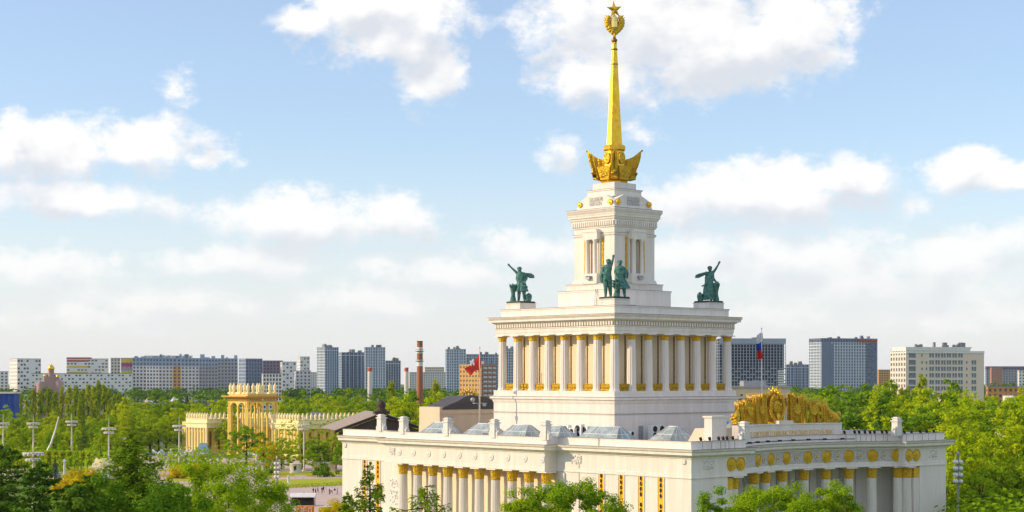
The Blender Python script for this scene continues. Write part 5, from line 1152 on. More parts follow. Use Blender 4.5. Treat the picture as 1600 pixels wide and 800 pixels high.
slab_building('brick_block', 'long low orange brick building at the right edge', 'building', 1543, 1541, 1640, 605, 1150, .06, C('orange_facade',(.60,.30,.12)), glass=WIN, wf=.5, hf=.5, cw=3.6, fl=3.6)
slab_building('pale_house', 'pale flat roofed house among trees at the right edge', 'house', 1583, 1567, 1640, 619, 760, .5, WHB, wf=.2, hf=.3, cw=6, fl=5)
# beige office building: windows one by one
t, wr, wL, z = building('office_building', 'beige stone office building with wide windows and rooftop plant', 'office', 1416, 1391, 1538, 548, 1000, .16)
b = MB(); b.box(.4,wr,.4,wL,0,z-.2); b.build('wall', OFF, t)
b = MB(); b.box(-.3,wr*.82,-.3,wL*.8,z,z+1.6); b.box(-.5,wr*.835,-.5,wL*.82,z+1.6,z+2.2); b.box(0,wr+.1,-.02,wL,z-1.4,z-.1); b.build('roof_cornice', WHB, t)
b = MB(); lattice(b,'l',.45,wL,4,z,6,14,.6,.6,0,d=.39); b.build('side_facade', CREAM, t); b = MB(); b.box(.3,.45,.6,wL-.3,4,z-1); b.build('side_glazing', WING, t)
wm = MB(); fm = MB()
def win(w, h, parts=2):
    f = MB(); f.box(-w/2,w/2,-.12,.0,-h/2,-h/2+.14); f.box(-w/2,w/2,-.12,.0,h/2-.14,h/2)
    for k in range(parts+1): x = -w/2+w*k/parts; f.box(max(-w/2,x-.09),min(w/2,x+.09),-.14,.0,-h/2+.13,h/2-.13)
    p = MB(); p.box(-w/2,w/2,-.03,.05,-h/2,h/2); return f.mesh('window', WHB), p.mesh('pane', WING)
kk = 1000/FOC
wA, wB, wC = win(12.5*kk,8.8*kk,1), win(8.0*kk,7.8*kk,2), win(3*kk,5*kk,1)
rowz = [z-6.0-k*10.1*kk*1.0 for k in range(7)]
def setw(pr, px, zz):
    xl = ((px-800)/FOC*t.location.y-t.location.x)/(math.cos(.16)-(px-800)/FOC*math.sin(.16)); o = link('window', pr[0], t, (xl,.38,zz)); link('pane', pr[1], o)
b = MB()
for r_, zz in enumerate([EYE+(HOR-q)*1012/FOC for q in (555.5,566.5,576.5,586.5,597,607,617)]):
    for px in (1456,1465.3,1474.3,1483,1492,1501): setw(wB, px, zz)
    setw(wA, 1425.5, zz)
    if r_: setw(wC, 1448, zz); setw(wC, 1511, zz); setw(wB, 1522, zz)
    setw(wC, 1441, zz)
rs_ = random.Random(4)
for k in range(13): b = MB(); x = wr*rs_.uniform(.02,.78); b.box(x,x+rs_.uniform(.8,3),2+.1*k,4+.1*k,z+2.2,z+rs_.uniform(3,5.2)); b.build('roof_plant', mat('plant_grey',(.22,.23,.25),.6), t)
# roofs of low houses in front of the office
def gable(name, lab, px, py, Y, wpx, hpx, rpx, wall, roof, yaw=.3, deep=14):
    w = wpx*Y/FOC; z1 = EYE+(HOR-py)*Y/FOC; h = rpx*Y/FOC; t = thing(name, lab, 'house', (gX(px,Y),Y,0), yaw)
    b = MB(); b.box(-w/2,w/2,0,deep,0,z1); b.build('wall', wall, t)
    b = MB(); b.add([(-w/2-.6,-.6,z1-.1),(w/2+.6,-.6,z1-.1),(w/2+.6,deep+.6,z1-.1),(-w/2-.6,deep+.6,z1-.1),(-w*.28,deep/2,z1+h),(w*.28,deep/2,z1+h)],[(0,1,5,4),(1,2,5),(2,3,4,5),(3,0,4),(0,3,2,1)]); b.build('roof', roof, t)
    b = MB()
    for k in range(max(2,int(w/5))): x = -w/2+w*(k+.5)/max(2,int(w/5)); b.box(x-.6,x+.6,-.06,.1,z1-3,z1-1.4)
    b.build('windows', WIN, t, kind='stuff'); return t
gable('hip_roof_house', 'grey hip roofed house half hidden by trees before the office', 1520, 632, 700, 60, 8, 9, CREAM, C('grey_roof',(.42,.42,.45)), .3)
gable('hip_roof_house', 'red roofed house behind the grey hip roof', 1500, 620, 820, 40, 6, 8, CREAM, C('red_roof',(.45,.24,.15)), .3)
gable('gable_house', 'small white gabled house left of the red roof', 1456, 620, 800, 17, 6, 9, WHB, WHB, .2, 8)
gable('gable_house', 'small white roofed house among the trees left of the rotunda', 275, 627, 900, 9, 5, 7, WHB, C('pale_roof',(.6,.6,.66)), .3, 8)
gable('gable_house', 'tiny grey roof among trees further left of the rotunda', 233, 628, 930, 7, 5, 6, WHB, C('pale_roof2',(.55,.52,.55)), .3, 8)
gable('low_pavilion', 'low orange roofed pavilion among trees at the right edge', 1582, 671, 420, 14, 4, 3, CREAM, C('sand_roof',(.62,.46,.28)), .3, 6)
# long beige wing behind the gilded emblem
Y = 520; t = thing('beige_wing', 'long beige building with small square windows and white balustrade behind the emblem', 'building', (gX(1151,Y),Y,0), .12)
w = 86*Y/FOC; z1 = EYE+(HOR-606)*Y/FOC
b = MB(); b.box(-6,w,0,16,0,z1); b.build('wall', BEIGE, t)
b = MB(); b.box(-6,w+.4,-.5,16.4,z1,z1+.5); b.box(3,10,3,8,z1+.5,z1+2); b.build('roof', GREYM, t)
sqw = MB().box(-.75,.75,-.08,.1,-1.2,1.2).mesh('window', WIN); sqs = MB().box(-.3,.3,-.08,.1,-.3,.3).mesh('small_window', WIN)
for k in range(8): link('window', sqw, t, (1.2+k*2.05,-.0,z1-4.4)); 
for k in range(5): link('small_window', sqs, t, (1.5+k*3.6,-.0,z1-2.2))
b = MB()
for k in range(17): b.box(-2+k*.95,-1.6+k*.95,-8,-7.6,z1-12,z1-7.3)
b.box(-3,14,-8.1,-7.5,z1-7.3,z1-6.9); b.box(-3,14,-8.1,-7.5,z1-12.4,z1-12); b.build('balustrade', PLASTER, t)
b = MB(); b.box(-4,14.5,-8.3,-1,0,z1-12.4); b.build('terrace', BEIGE, t)
# chimneys
def chimney(lab, px, top, Y, wpx, bands, collar=False):
    k = Y/FOC; z = EYE+(HOR-top)*k; r = wpx*k/2; t = thing('chimney', lab, 'chimney', (gX(px,Y),Y,0))
    for i, (f0, f1, m_) in enumerate(bands):
        r0, r1 = r*(1.18-.18*f0), r*(1.18-.18*f1); b = MB(); b.lathe([(r0,z*f0),(r1,z*f1)],18); b.build('shaft_band', m_, t)
    b = MB(); b.lathe([(r*1.05,z-.02),(r*1.05,z+.4),(r*.8,z+.4)],18)
    if collar:
        for f in (.90,.80): b.lathe([(r*1.5,z*f),(r*1.55,z*f+.25),(r*1.2,z*f+.3)],18); b.lathe([(r*1.5,z*f+1.1),(r*1.5,z*f+1.2)],18,cap=False)
    b.build('rim', GREYM if not collar else DARK, t); return t
BRC = mat('chimney_brick', (.44,.17,.10), .9, vary=.15, scale=.5, streak=True); WPT = mat('chimney_white', (.74,.72,.70), .85, vary=.08, scale=.4); RPT = mat('chimney_red', (.62,.13,.06), .8)
chimney('slim white chimney with a red tip before the twin blue towers', 578, 575, 1400, 7, [(0,.93,WPT),(.93,1,RPT)])
chimney('slim white chimney with a red tip left of the brick chimney', 635, 575, 1350, 6.5, [(0,.93,WPT),(.93,1,RPT)])
chimney('tall brick chimney with white bands and a gallery', 656, 534, 900, 9, [(0,.75,BRC),(.75,.817,WPT),(.817,.882,BRC),(.882,.945,WPT),(.945,1,BRC)], True)
# church
Y = 1400; k = Y/FOC; t = thing('brick_church', 'brownish pink church with golden domes below the white buildings', 'church', (gX(80,Y),Y,0), .3); t.scale = (.66,.66,1)
CH = C('church_stone', (.44,.29,.27)); zt = lambda q: EYE+(HOR-q)*k
b = MB(); b.box(-11,11,-8,12,0,zt(598)); b.box(-7,7,-6,8,zt(598),zt(588)); b.box(-20,-11,-5,6,0,zt(603)); b.lathe([(6,0),(6,zt(597)),(1,zt(592))],12,(9,-4)); b.lathe([(5,0),(5,zt(600)),(1,zt(595))],12,(-13,-4)); b.build('wall', CH, t)
b = MB(); b.lathe([(3.6,zt(590)),(3.4,zt(578)),(3.9,zt(577.5))],12); b.build('drum', CH, t)
b = MB(); b.lathe([(3.6,zt(577.5)),(4.1,zt(575)),(3,zt(572)),(.6,zt(569.5)),(.1,zt(567))],14); b.build('dome', GOLD, t)
for x, q in ((-7.5,588),(7.5,589)):
    b = MB(); b.lathe([(1.9,zt(q+12)),(1.9,zt(q))],10,(x,-4)); b.build('turret', CH, t); b = MB(); b.lathe([(2.1,zt(q)),(2.2,zt(q-1.5)),(.2,zt(q-4.5))],10,(x,-4)); b.build('small_dome', GOLD, t)
# blue sheeted building at the left edge
Y = 820; t = thing('sheeted_building', 'building wrapped in bright blue sheeting at the left edge', 'building', (gX(22,Y),Y,0), 0)
b = MB(); nx, nz = 16, 8; vs = []
for i in range(nx+1):
    for j in range(nz+1): vs.append((-14+14*i/nx, -.6*math.sin(i*2.1+j*.6)*.5, (EYE-7.3)*j/nz+ (.3*math.sin(i*1.7) if j == nz else 0)))
b.add(vs,[(i*(nz+1)+j,(i+1)*(nz+1)+j,(i+1)*(nz+1)+j+1,i*(nz+1)+j+1) for i in range(nx) for j in range(nz)],0,True); b.box(-14,-.3,.6,10,0,EYE-7.4); b.build('sheeting', mat('blue_tarp',(.02,.09,.42),.6,vary=.2,scale=.5), t)
b = MB(); b.box(-14.2,.2,-.6,10.2,EYE-7.3,EYE-6.6); b.build('roof', LG, t)
b = MB(); b.add([(-13.5,-.7,EYE-7.4),(-10.5,-.75,EYE-7.4),(-11.2,-.8,EYE-12),(-12.6,-.8,EYE-14),(-13.4,-.8,EYE-11)],[(0,1,2,3,4)]); b.add([(-13.5,-.6,EYE-7.4),(-10.5,-.65,EYE-7.4),(-11.2,-.7,EYE-12),(-12.6,-.7,EYE-14),(-13.4,-.7,EYE-11)],[(0,1,2,3,4)]); b.build('torn_white_sheet', WHC, t)
# ================================================================ ground and park
GRASS = mat('grass_ground', (.13,.19,.02), .95, vary=.3, scale=.05, col2=(.08,.13,.015)); LAWN = mat('yellow_lawn', (.42,.46,.014), .95, vary=.12, scale=.4, bump=.3, bscale=3)  # dull grass for the ground, brighter yellow-green for the lawns
PAVE = mat('paving', (.60,.47,.42), .85, vary=.08, scale=.12); PAVE2 = mat('pale_paving', (.66,.55,.49), .85, vary=.06, scale=.2); HEDGE = LEAF['green']
b = MB(); b.add([(-4000,-300,0),(4000,-300,0),(4000,9000,0),(-4000,9000,0)],[(0,1,2,3)]); tag(b.build('ground', GRASS), kind='structure')
def sheet(name, pts, z, m): b = MB(); b.add([(x,y,z) for x,y in pts],[tuple(range(len(pts)))]); o = b.build(name, m); 
def gpts(l): return [tuple(gnd(*p)[:2]) for p in l]
def ground_sheet(name, px, z, m):
    b = MB(); b.add([(x,y,z) for x,y in gpts(px)],[tuple(range(len(px)))]); return tag(b.build(name, m, fix=False), kind='structure')
ground_sheet('plaza', [(350,850),(620,850),(600,716),(-60,716),(-60,742),(220,750)], .01, PAVE)
def kerbed_lawn(px, nm='lawn'):
    pts = gpts(px); b = MB(); b.prism(pts, 0, .12); tag(b.build(nm, LAWN), kind='structure')
for px in ([(424,763),(560,757),(560,747),(424,750)],[(400,744),(560,742),(560,737),(400,738)],[(265,733),(345,733),(345,724),(268,726)],[(255,752),(330,752),(330,742),(262,743)],[(60,736),(140,740),(140,731),(62,728)],[(380,700),(560,704),(560,716),(400,718)]): kerbed_lawn(px)
def hedge_mesh(L, w, h, leaf, mt, dens=14):
    n = int((L*w+2*L*h+2*w*h)*dens); C_ = []; Nn = []
    A = [L*w, L*h, L*h, w*h, w*h]; A = np.array(A)/sum(A); k = NR.choice(5, n, p=A); u_, v_ = NR.random(n), NR.random(n)
    P = np.zeros((n,3)); Q = np.zeros((n,3))
    P[:,0] = np.where(k < 3, (u_-.5)*L, np.where(k == 3, -L/2, L/2)); P[:,1] = np.where(k == 0, (v_-.5)*w, np.where(k == 1, -w/2, np.where(k == 2, w/2, (u_-.5)*w))); P[:,2] = np.where(k == 0, h, v_*h)
    Q[:,2] = (k == 0); Q[:,1] = np.where(k == 1, -1, np.where(k == 2, 1, 0)); Q[:,0] = np.where(k == 3, -1, np.where(k == 4, 1, 0))
    return leaf_mesh('foliage', P+NR.normal(size=P.shape)*.07, Q+NR.normal(size=P.shape)*.35, leaf, LEAF[mt])
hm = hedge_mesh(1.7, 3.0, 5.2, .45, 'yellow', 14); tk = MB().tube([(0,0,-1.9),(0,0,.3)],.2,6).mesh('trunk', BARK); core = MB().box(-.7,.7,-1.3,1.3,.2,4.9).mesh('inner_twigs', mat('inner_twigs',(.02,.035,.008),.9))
for k, px in enumerate((16,28,39,51,62,73,84,95,106,117,127,137)):
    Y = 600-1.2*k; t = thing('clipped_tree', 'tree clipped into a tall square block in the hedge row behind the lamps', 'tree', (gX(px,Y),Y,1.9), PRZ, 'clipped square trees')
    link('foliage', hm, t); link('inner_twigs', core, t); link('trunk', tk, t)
lh = {}
def low_hedge(p0, p1, h=.8, w=1.4, mt='green', lab='low clipped hedge edging the lawn beside the white wall'):
    a, c = gnd(*p0), gnd(*p1); L = (c-a).length; o = link('low_hedge', hedge_mesh(L,w,h,.35,mt,9), None, (a+c)/2, math.atan2(c.y-a.y,c.x-a.x)); tag(o, lab, 'hedge')
low_hedge((424,764),(560,757),.9,1.6,'green','low hedge along the near edge of the yellow lawn'); low_hedge((420,746),(560,743),.7,1.2,'gold','low hedge of reddish flowers behind the yellow lawn')
low_hedge((262,736),(345,736),.8,1.5,'green','low hedge strip in front of the round pool'); low_hedge((60,742),(150,743),.7,1.6,'gold','flower strip in front of the clipped tree row')
# ring lamps
def ring_lamp():
    t = thing('ring_lamp', None, 'street lamp'); b = MB(); b.lathe([(.75,0),(.75,.5),(.42,.7),(.34,1.4),(.30,8),(.24,14)],14); b.build('post', mat('lamp_post',(.72,.66,.55),.6), t)
    h = MB(); h.tube([(0,0,13.9),(0,0,19)],[.22,.05],8)
    for z, r in ((15.9,2.1),(14.6,1.45)):
        for q in range(20): a0, a1 = 2*math.pi*q/20, 2*math.pi*(q+1)/20; h.tube([(r*math.cos(a0),r*math.sin(a0),z),(r*math.cos(a1),r*math.sin(a1),z)],.2,6)
        for q in range(6): a0 = math.pi*q/3; h.tube([(0,0,z-.5),(r*math.cos(a0),r*math.sin(a0),z)],.08,4)
    h.build('lamp_rings', mat('lamp_ring',(.70,.64,.56),.6), t)
    g = MB()
    for z, r in ((15.55,2.1),(14.3,1.45)):
        for q in range(12): a0 = 2*math.pi*(q+.5)/12; g.ball((r*math.cos(a0),r*math.sin(a0),z),.26,7,5)
    g.build('globes', mat('lamp_glass',(.85,.84,.80),.3), t); return t
rl = ring_lamp()
for i, (px, q, lab) in enumerate(((475,664,'ring lamp before the right yellow wing, beside the white wall'),(280,665,'ring lamp in front of the left end of the yellow pavilion'),(112,658,'ring lamp right of the crane boom, before the hedge row'),(52,661,'ring lamp left of the crane boom'),(170,669,'ring lamp beside the white fountain spray'),(5,661,'ring lamp at the left edge of the view'),(52,708,'nearer ring lamp low in front of the hedge row'))):
    o = rl if i == 0 else copy_tree(rl); Y = (EYE-15.9)*FOC/(q-HOR); o.location = (gX(px,Y),Y,0); o['label'] = lab; o['group'] = 'tall ring lamps'
# lamps of clustered globes
def globe_lamp():
    t = thing('globe_lamp', None, 'street lamp'); b = MB(); b.lathe([(.5,0),(.5,1),(.22,1.3),(.16,6),(.14,12.2),(.3,12.4),(.05,12.8)],12)
    for z in (8.97,9.78,10.59,11.4):
        for q in range(4): a = math.pi/4+math.pi*q/2; b.tube([(0,0,z-.1),(.4*math.cos(a),.4*math.sin(a),z-.3)],.05,5)
    b.build('post', GREYM, t); g = MB()
    for z in (8.97,9.78,10.59,11.4):
        for q in range(4): a = math.pi/4+math.pi*q/2; g.ball((.42*math.cos(a),.42*math.sin(a),z),.29,12,8)
    g.build('globes', mat('lamp_glass',(.85,.84,.80),.3), t); return t
gl = globe_lamp(); gl.location = (gX(433,300),300,EYE+(HOR-718)*300/FOC-12.1); gl['label'] = 'lamp of stacked white globes at the left, above the market tents'; gl['group'] = 'globe lamps'; gl.scale = (1.12,)*3; gl.location.z = 0.0
gl.location = (gX(433,375),375,0)
z11 = EYE+(HOR-724)*375/FOC; gl.scale = (z11/11.4,)*3
o = copy_tree(gl); Y = 318; z11 = EYE+(HOR-722)*Y/FOC; o.location = (gX(1497,Y),Y,0); o.scale = (z11/11.4,)*3; o['label'] = 'lamp of stacked white globes right of the white end wall'
o = copy_tree(gl); Y = 262; z11 = EYE+(HOR-753)*Y/FOC; o.location = (gX(879,Y-20),Y-20,0); o.scale = (z11/12.2*1.03,)*3; o['label'] = 'globe lamp half hidden by the maple beside the portico'
# stone pillars
for px, pt, pb, lab in ((101,718,752,'squat stone pillar among the yellow shrubs near the fountain'),(252,672,700,'stone pillar left of the yellow pavilion'),(401,711,738,'stone pillar left of the globe lamp'),(411,722,737,'short stone pillar beside the taller one by the globe lamp'),(451,743,756,'short stone pillar by the yellow lawn'),(100,694,706,'short stone pillar behind the hedge row'),(157,696,706,'short stone pillar left of the fountain spray')):
    P = gnd(px,pb); k = P.y/FOC; h = (pb-pt)*k; r = 2.1*k; t = thing('stone_pillar', lab, 'pillar', P); b = MB(); b.box(-r*1.3,r*1.3,-r*1.3,r*1.3,0,h*.1); b.lathe([(r,h*.1),(r*.85,h*.85),(r*1.25,h*.9)],12); b.build('shaft', STONE, t); b = MB(); b.box(-r*1.3,r*1.3,-r*1.3,r*1.3,h*.9,h*.95); b.ball((0,0,h*.97),(r*.8,r*.8,h*.05),8,5); b.build('capital', STONE, t)
# fountain spray and pools
WATER = mat('pool_water', (.35,.55,.68), .1, vary=.1, scale=.3, spec=.6); SPR = leafmat('fountain_spray', (.86,.88,.90), (.92,.93,.94), trans=.5)
def jet(lab, px, pt, pb, wpx, n=1700):
    P = gnd(px,pb); k = P.y/FOC; h = (pb-pt)*k; w = wpx*k/2
    t_ = NR.random(n); a = NR.uniform(0,6.283,n); ph = t_*math.pi; rr_ = w*(.15+.85*t_)*NR.uniform(.7,1,n); z = h*np.sin(np.clip(ph*.92+.2,0,math.pi))*NR.uniform(.75,1,n)
    C_ = np.stack([rr_*np.cos(a),rr_*np.sin(a)*.6,z],1); o = link('fountain_jet', leaf_mesh('fountain_jet', C_, unit(n), .42, SPR, 1.8), None, P); tag(o, lab, 'fountain')
jet('tall white fountain plume behind the larch tip', 186, 683, 712, 42); jet('wide white fountain splash left of the dark larch', 162, 716, 745, 46); jet('low white fountain splash at the edge of the larch', 148, 728, 748, 26, 900)
def pool(lab, px, py, rx, ry, hgt=.9):
    P = gnd(px,py); t = thing('fountain_pool', lab, 'pool', P); b = MB(); n = 36; ci = [(rx*math.cos(2*math.pi*i/n), ry*math.sin(2*math.pi*i/n)) for i in range(n)][::-1]
    b.sweep(ci, [(0,0),(0,hgt),(-.6,hgt),(-.6,0)], True); b.build('rim', PAVE2, t); b = MB(); b.add([(x*.97,y*.97,hgt-.25) for x,y in ci],[tuple(range(n))]); b.build('water', WATER, t)
    return t
t = pool('round pale pool rim before the left yellow wing', 266, 713, 14, 20)
b = MB()
for q in range(14): a = 2*math.pi*q/14; b.tube([(11*math.cos(a),15*math.sin(a),.6),(9*math.cos(a),12*math.sin(a),2.2),(6*math.cos(a),9*math.sin(a),.7)],[.3,.45,.3],5)
b.build('water_jets', WHC, t, kind='stuff')
pool('broad fountain basin below the white splashes', 160, 744, 16, 22)
P = gnd(318,709); t = thing('blue_tent', 'pointed pale blue tent at the corner of the left yellow wing', 'tent', P); b = MB(); b.frustum(3.0,0,2.8,1.6); b.frustum(2.9,1.6,1.2,4.6); b.build('canvas', mat('blue_canvas',(.22,.42,.55),.7), t)
# the crane
P = gnd(66,729); t = thing('crane', 'mobile crane with a long white boom rising behind the hedge', 'crane', P); b = MB(); k = P.y/FOC
b.tube([(0,0,2),(13*k,0,34*k)],[.55,.45],4,smooth=False); b.tube([(13*k,0,34*k),(20*k,0,55*k)],[.38,.34],4,smooth=False); b.tube([(20*k,0,55*k),(26*k,0,78*k)],[.28,.2],4,smooth=False); b.build('boom', mat('boom_white',(.72,.73,.72),.5), t)
b = MB(); b.box(-11,3,-1.3,1.3,.9,2.0); b.box(-11,-8,-1.3,1.3,2,3.4); b.build('chassis', mat('crane_orange',(.70,.22,.05),.5), t); b = MB()
for x in (-9.6,-6,-3,1.2): b.lathe([(.55,-.2),(.55,.2)],12)
for x in (-9.6,-6,-3,1.2):
    w_ = MB(); w_.lathe([(.55,-.2),(.58,0),(.55,.2)],14); o = w_.build('wheel', BLACK, t, (x,-1.35,.56)); o.rotation_euler = (math.pi/2,0,0)
# kiosks, stalls
P = gnd(462,739.5); k = P.y/FOC; t = thing('kiosk', 'round white kiosk with a black emblem beside the ring lamp', 'kiosk', P); r = 9.2*k; h = 15.5*k
b = MB(); b.lathe([(r,0),(r,h*.9),(r*1.06,h*.92),(r*1.06,h)],24); b.build('wall', mat('kiosk_white',(.74,.70,.70),.6), t)
b = MB()
for x, z, w_, q in ((0,.62,.42,.16),(.05,.48,.36,.18),(-.12,.36,.2,.12),(.1,.72,.25,.1)): b.box((x-w_/2)*r,(x+w_/2)*r,-r*1.03,-r*.9,(z-q/2)*h,(z+q/2)*h)
b.build('emblem', BLACK, t)
P = gnd(506,737); k = P.y/FOC; t = thing('low_wall_building', 'low beige service building behind the round shrub', 'building', P); b = MB(); b.box(-18*k,18*k,0,6,0,13*k); b.build('wall', BEIGE, t); b = MB(); b.box(-18.6*k,18.6*k,-.4,6.4,13*k,14.3*k); b.build('roof', CREAM, t)
P = gnd(398,722); k = P.y/FOC; t = thing('white_canopy', 'white canopy tent below the round tree before the rotunda', 'tent', P); b = MB(); b.box(-5,5,-3,3,2.6,2.8); b.frustum((5.2,3.2),2.8,(.6,.6),4.8)
for x in (-4.8,4.8): b.tube([(x,-2.8,0),(x,-2.8,2.7)],.09,5)
b.build('canopy', WHC, t)
def stall(lab, px, py, wpx, roof, front, txt=False):
    P = gnd(px,py); k = P.y/FOC; w = wpx*k/2; t = thing('market_stall', lab, 'stall', P); b = MB(); b.add([(-w,-1.6,2.3),(w,-1.6,2.3),(w,1.6,3.1),(-w,1.6,3.1),(-w,-1.6,2.15),(w,-1.6,2.15),(w,1.6,2.95),(-w,1.6,2.95)],[(0,1,2,3),(7,6,5,4),(0,4,5,1),(1,5,6,2),(2,6,7,3),(3,7,4,0)]); b.build('awning', roof, t)
    b = MB(); b.box(-w*.9,w*.9,-1.2,-.9,0,1.15); b.build('counter', front, t); b = MB()
    for x in (-w*.95,w*.95):
        for y in (-1.5,1.5): b.tube([(x,y,0),(x,y,2.4 if y < 0 else 3)],.05,5)
    b.build('poles', GREYM, t)
    g = MB(); g.box(-w*.9,w*.9,1.0,1.2,0,2.6); g.build('back_panel', DARK, t); return t
stall('market stall with a long white awning on the plaza', 473, 790, 40, WHC, DARK)
P = gnd(476,806); k = P.y/FOC; t = thing('orange_stand', 'orange booth with white lettering at the bottom of the plaza', 'stand', P); b = MB(); b.box(-13*k,13*k,0,2.5,0,15*k); b.build('body', mat('orange_booth',(.80,.30,.02),.6), t)
me = text_mesh('МЁД', 1.6, .05); me.materials.clear(); me.materials.append(WHC); o = link('lettering', me, t, (0,-.08,5*k)); o.rotation_euler = (math.pi/2,0,0)
P = gnd(516,802); k = P.y/FOC; t = thing('yellow_stand', 'yellow green booth in front of the yellowing bushy tree', 'stand', P); b = MB(); b.box(-11*k,11*k,0,2.5,0,10*k); b.build('body', mat('yellow_booth',(.62,.55,.05),.6), t); b = MB(); b.box(-11.5*k,11.5*k,-.4,2.8,10*k,10.6*k); b.build('roof', WHC, t)
# people on the plaza
def person_mesh(nm, top, leg, stride):
    J = [(0,0,.95,.13),(0,0,1.15,.12),(0,0,1.38,.15),(0,0,1.52,.06),(0,0,1.62,.095),(0,0,1.72,.085),(.2,0,1.40,.06),(.26,.03,1.12,.05),(.25,-.06,.86,.04),(-.2,0,1.40,.06),(-.26,-.03,1.12,.05),(-.25,.08,.86,.04),
         (.09,stride*.4,.52,.075),(.10,stride*.6+.05,.08,.05),(.10,stride*.6-.12,.03,.04),(-.09,-stride*.5,.52,.075),(-.10,-stride*.8,.08,.05),(-.10,-stride*.8-.15,.03,.04)]
    Bn = [(0,1),(1,2),(2,3),(3,4),(4,5),(2,6),(6,7),(7,8),(2,9),(9,10),(10,11),(0,12),(12,13),(13,14),(0,15),(15,16),(16,17)]
    o = skin('body', J, Bn, [mat('skin',(.55,.36,.27),.6), top, leg], None, 1); me = o.data; bpy.data.objects.remove(o)
    for p in me.polygons:
        z = p.center.z; p.material_index = 0 if (z > 1.50 or (z < 1.0 and abs(p.center.x) > .19)) else (1 if z > .93 else 2)
    return me
CLO = {n: mat('cloth_'+n, c, .9) for n, c in (('black',(.02,.02,.025)),('white',(.75,.75,.75)),('blue',(.05,.10,.25)),('red',(.45,.05,.05)),('grey',(.25,.25,.27)))}
PM = {}
def person(px, py, top, leg, lab, grp=None, rz=0):
    key = (top, leg)
    if key not in PM: PM[key] = person_mesh('person', CLO[top], CLO[leg], .35)
    t = thing('person', lab, 'person', gnd(px,py), rz, grp); link('body', PM[key], t); h = MB(); h.ball((0,.01,1.74),(.1,.11,.09),8,6); h.build('hair', DARK, t)
g1 = 'people walking on the plaza'
person(489.5,772,'black','black','person in all black at the left of the walking group',g1,.4); person(493,773,'black','black','second person in black beside the leftmost walker',g1,1.2); person(496.5,770,'blue','black','person in a blue top behind the two in black',g1,2)
person(503,771,'black','grey','person in a black top and grey trousers walking alone mid plaza',g1,.2); person(505.5,769,'black','blue','person in black and blue, middle of the plaza group',g1,2.5); person(509.5,772,'white','white','person dressed all in white on the plaza',g1,1); person(515,773,'red','black','person in a red top on the plaza',g1,.1); person(518,771,'white','black','person in a white top and black trousers nearest the wall',g1,2.2); person(523,772,'black','white','person in black top and white trousers close to the wall',g1,.5); person(527,773,'grey','grey','person in grey right against the white wall',g1,1.4)
person(475,779,'black','grey','person in dark clothes just behind the white awning, left',g1,.3); person(482,779,'blue','grey','person in a blue top just behind the white awning, right',g1,2)
person(258,722,'black','blue','person standing by the round pool',None,1); person(267,722,'black','black','second person at the round pool rim in black',None,.3)
def bench(px, py, lab):
    P = gnd(px,py); t = thing('park_bench', lab, 'bench', P)
    for k_ in range(4): b = MB(); b.box(-1.6,1.6,-.25+.13*k_,-.15+.13*k_,.42,.47); b.build('slat', WHC, t)
    for k_ in range(3): b = MB(); b.box(-1.6,1.6,.28,.33,.55+.14*k_,.65+.14*k_); b.build('back_slat', WHC, t)
    for x in (-1.3,1.3): b = MB(); b.box(x-.05,x+.05,-.25,.35,0,.42); b.build('leg', GREYM, t)
bench(468,747,'white bench below the ring lamp'); bench(508,745,'white bench under the round dark shrub'); bench(418,760,'white bench near the yellow lawn')
# ---- yellow pavilion with rotunda
YW = mat('yellow_plaster', (.92,.66,.16), .8, vary=.06, scale=.3, streak=True); YL = mat('pale_yellow_plaster', (.93,.80,.46), .8, vary=.05, scale=.3); YD = mat('ochre_plaster', (.66,.36,.07), .8, vary=.1, scale=.5); DOOR = mat('reddish_door', (.30,.12,.04), .6)
Y = 731; YP = thing('yellow_pavilion', 'long yellow pavilion with finials and an open rotunda', 'pavilion', (gX(323,Y),Y,0), PRZ)
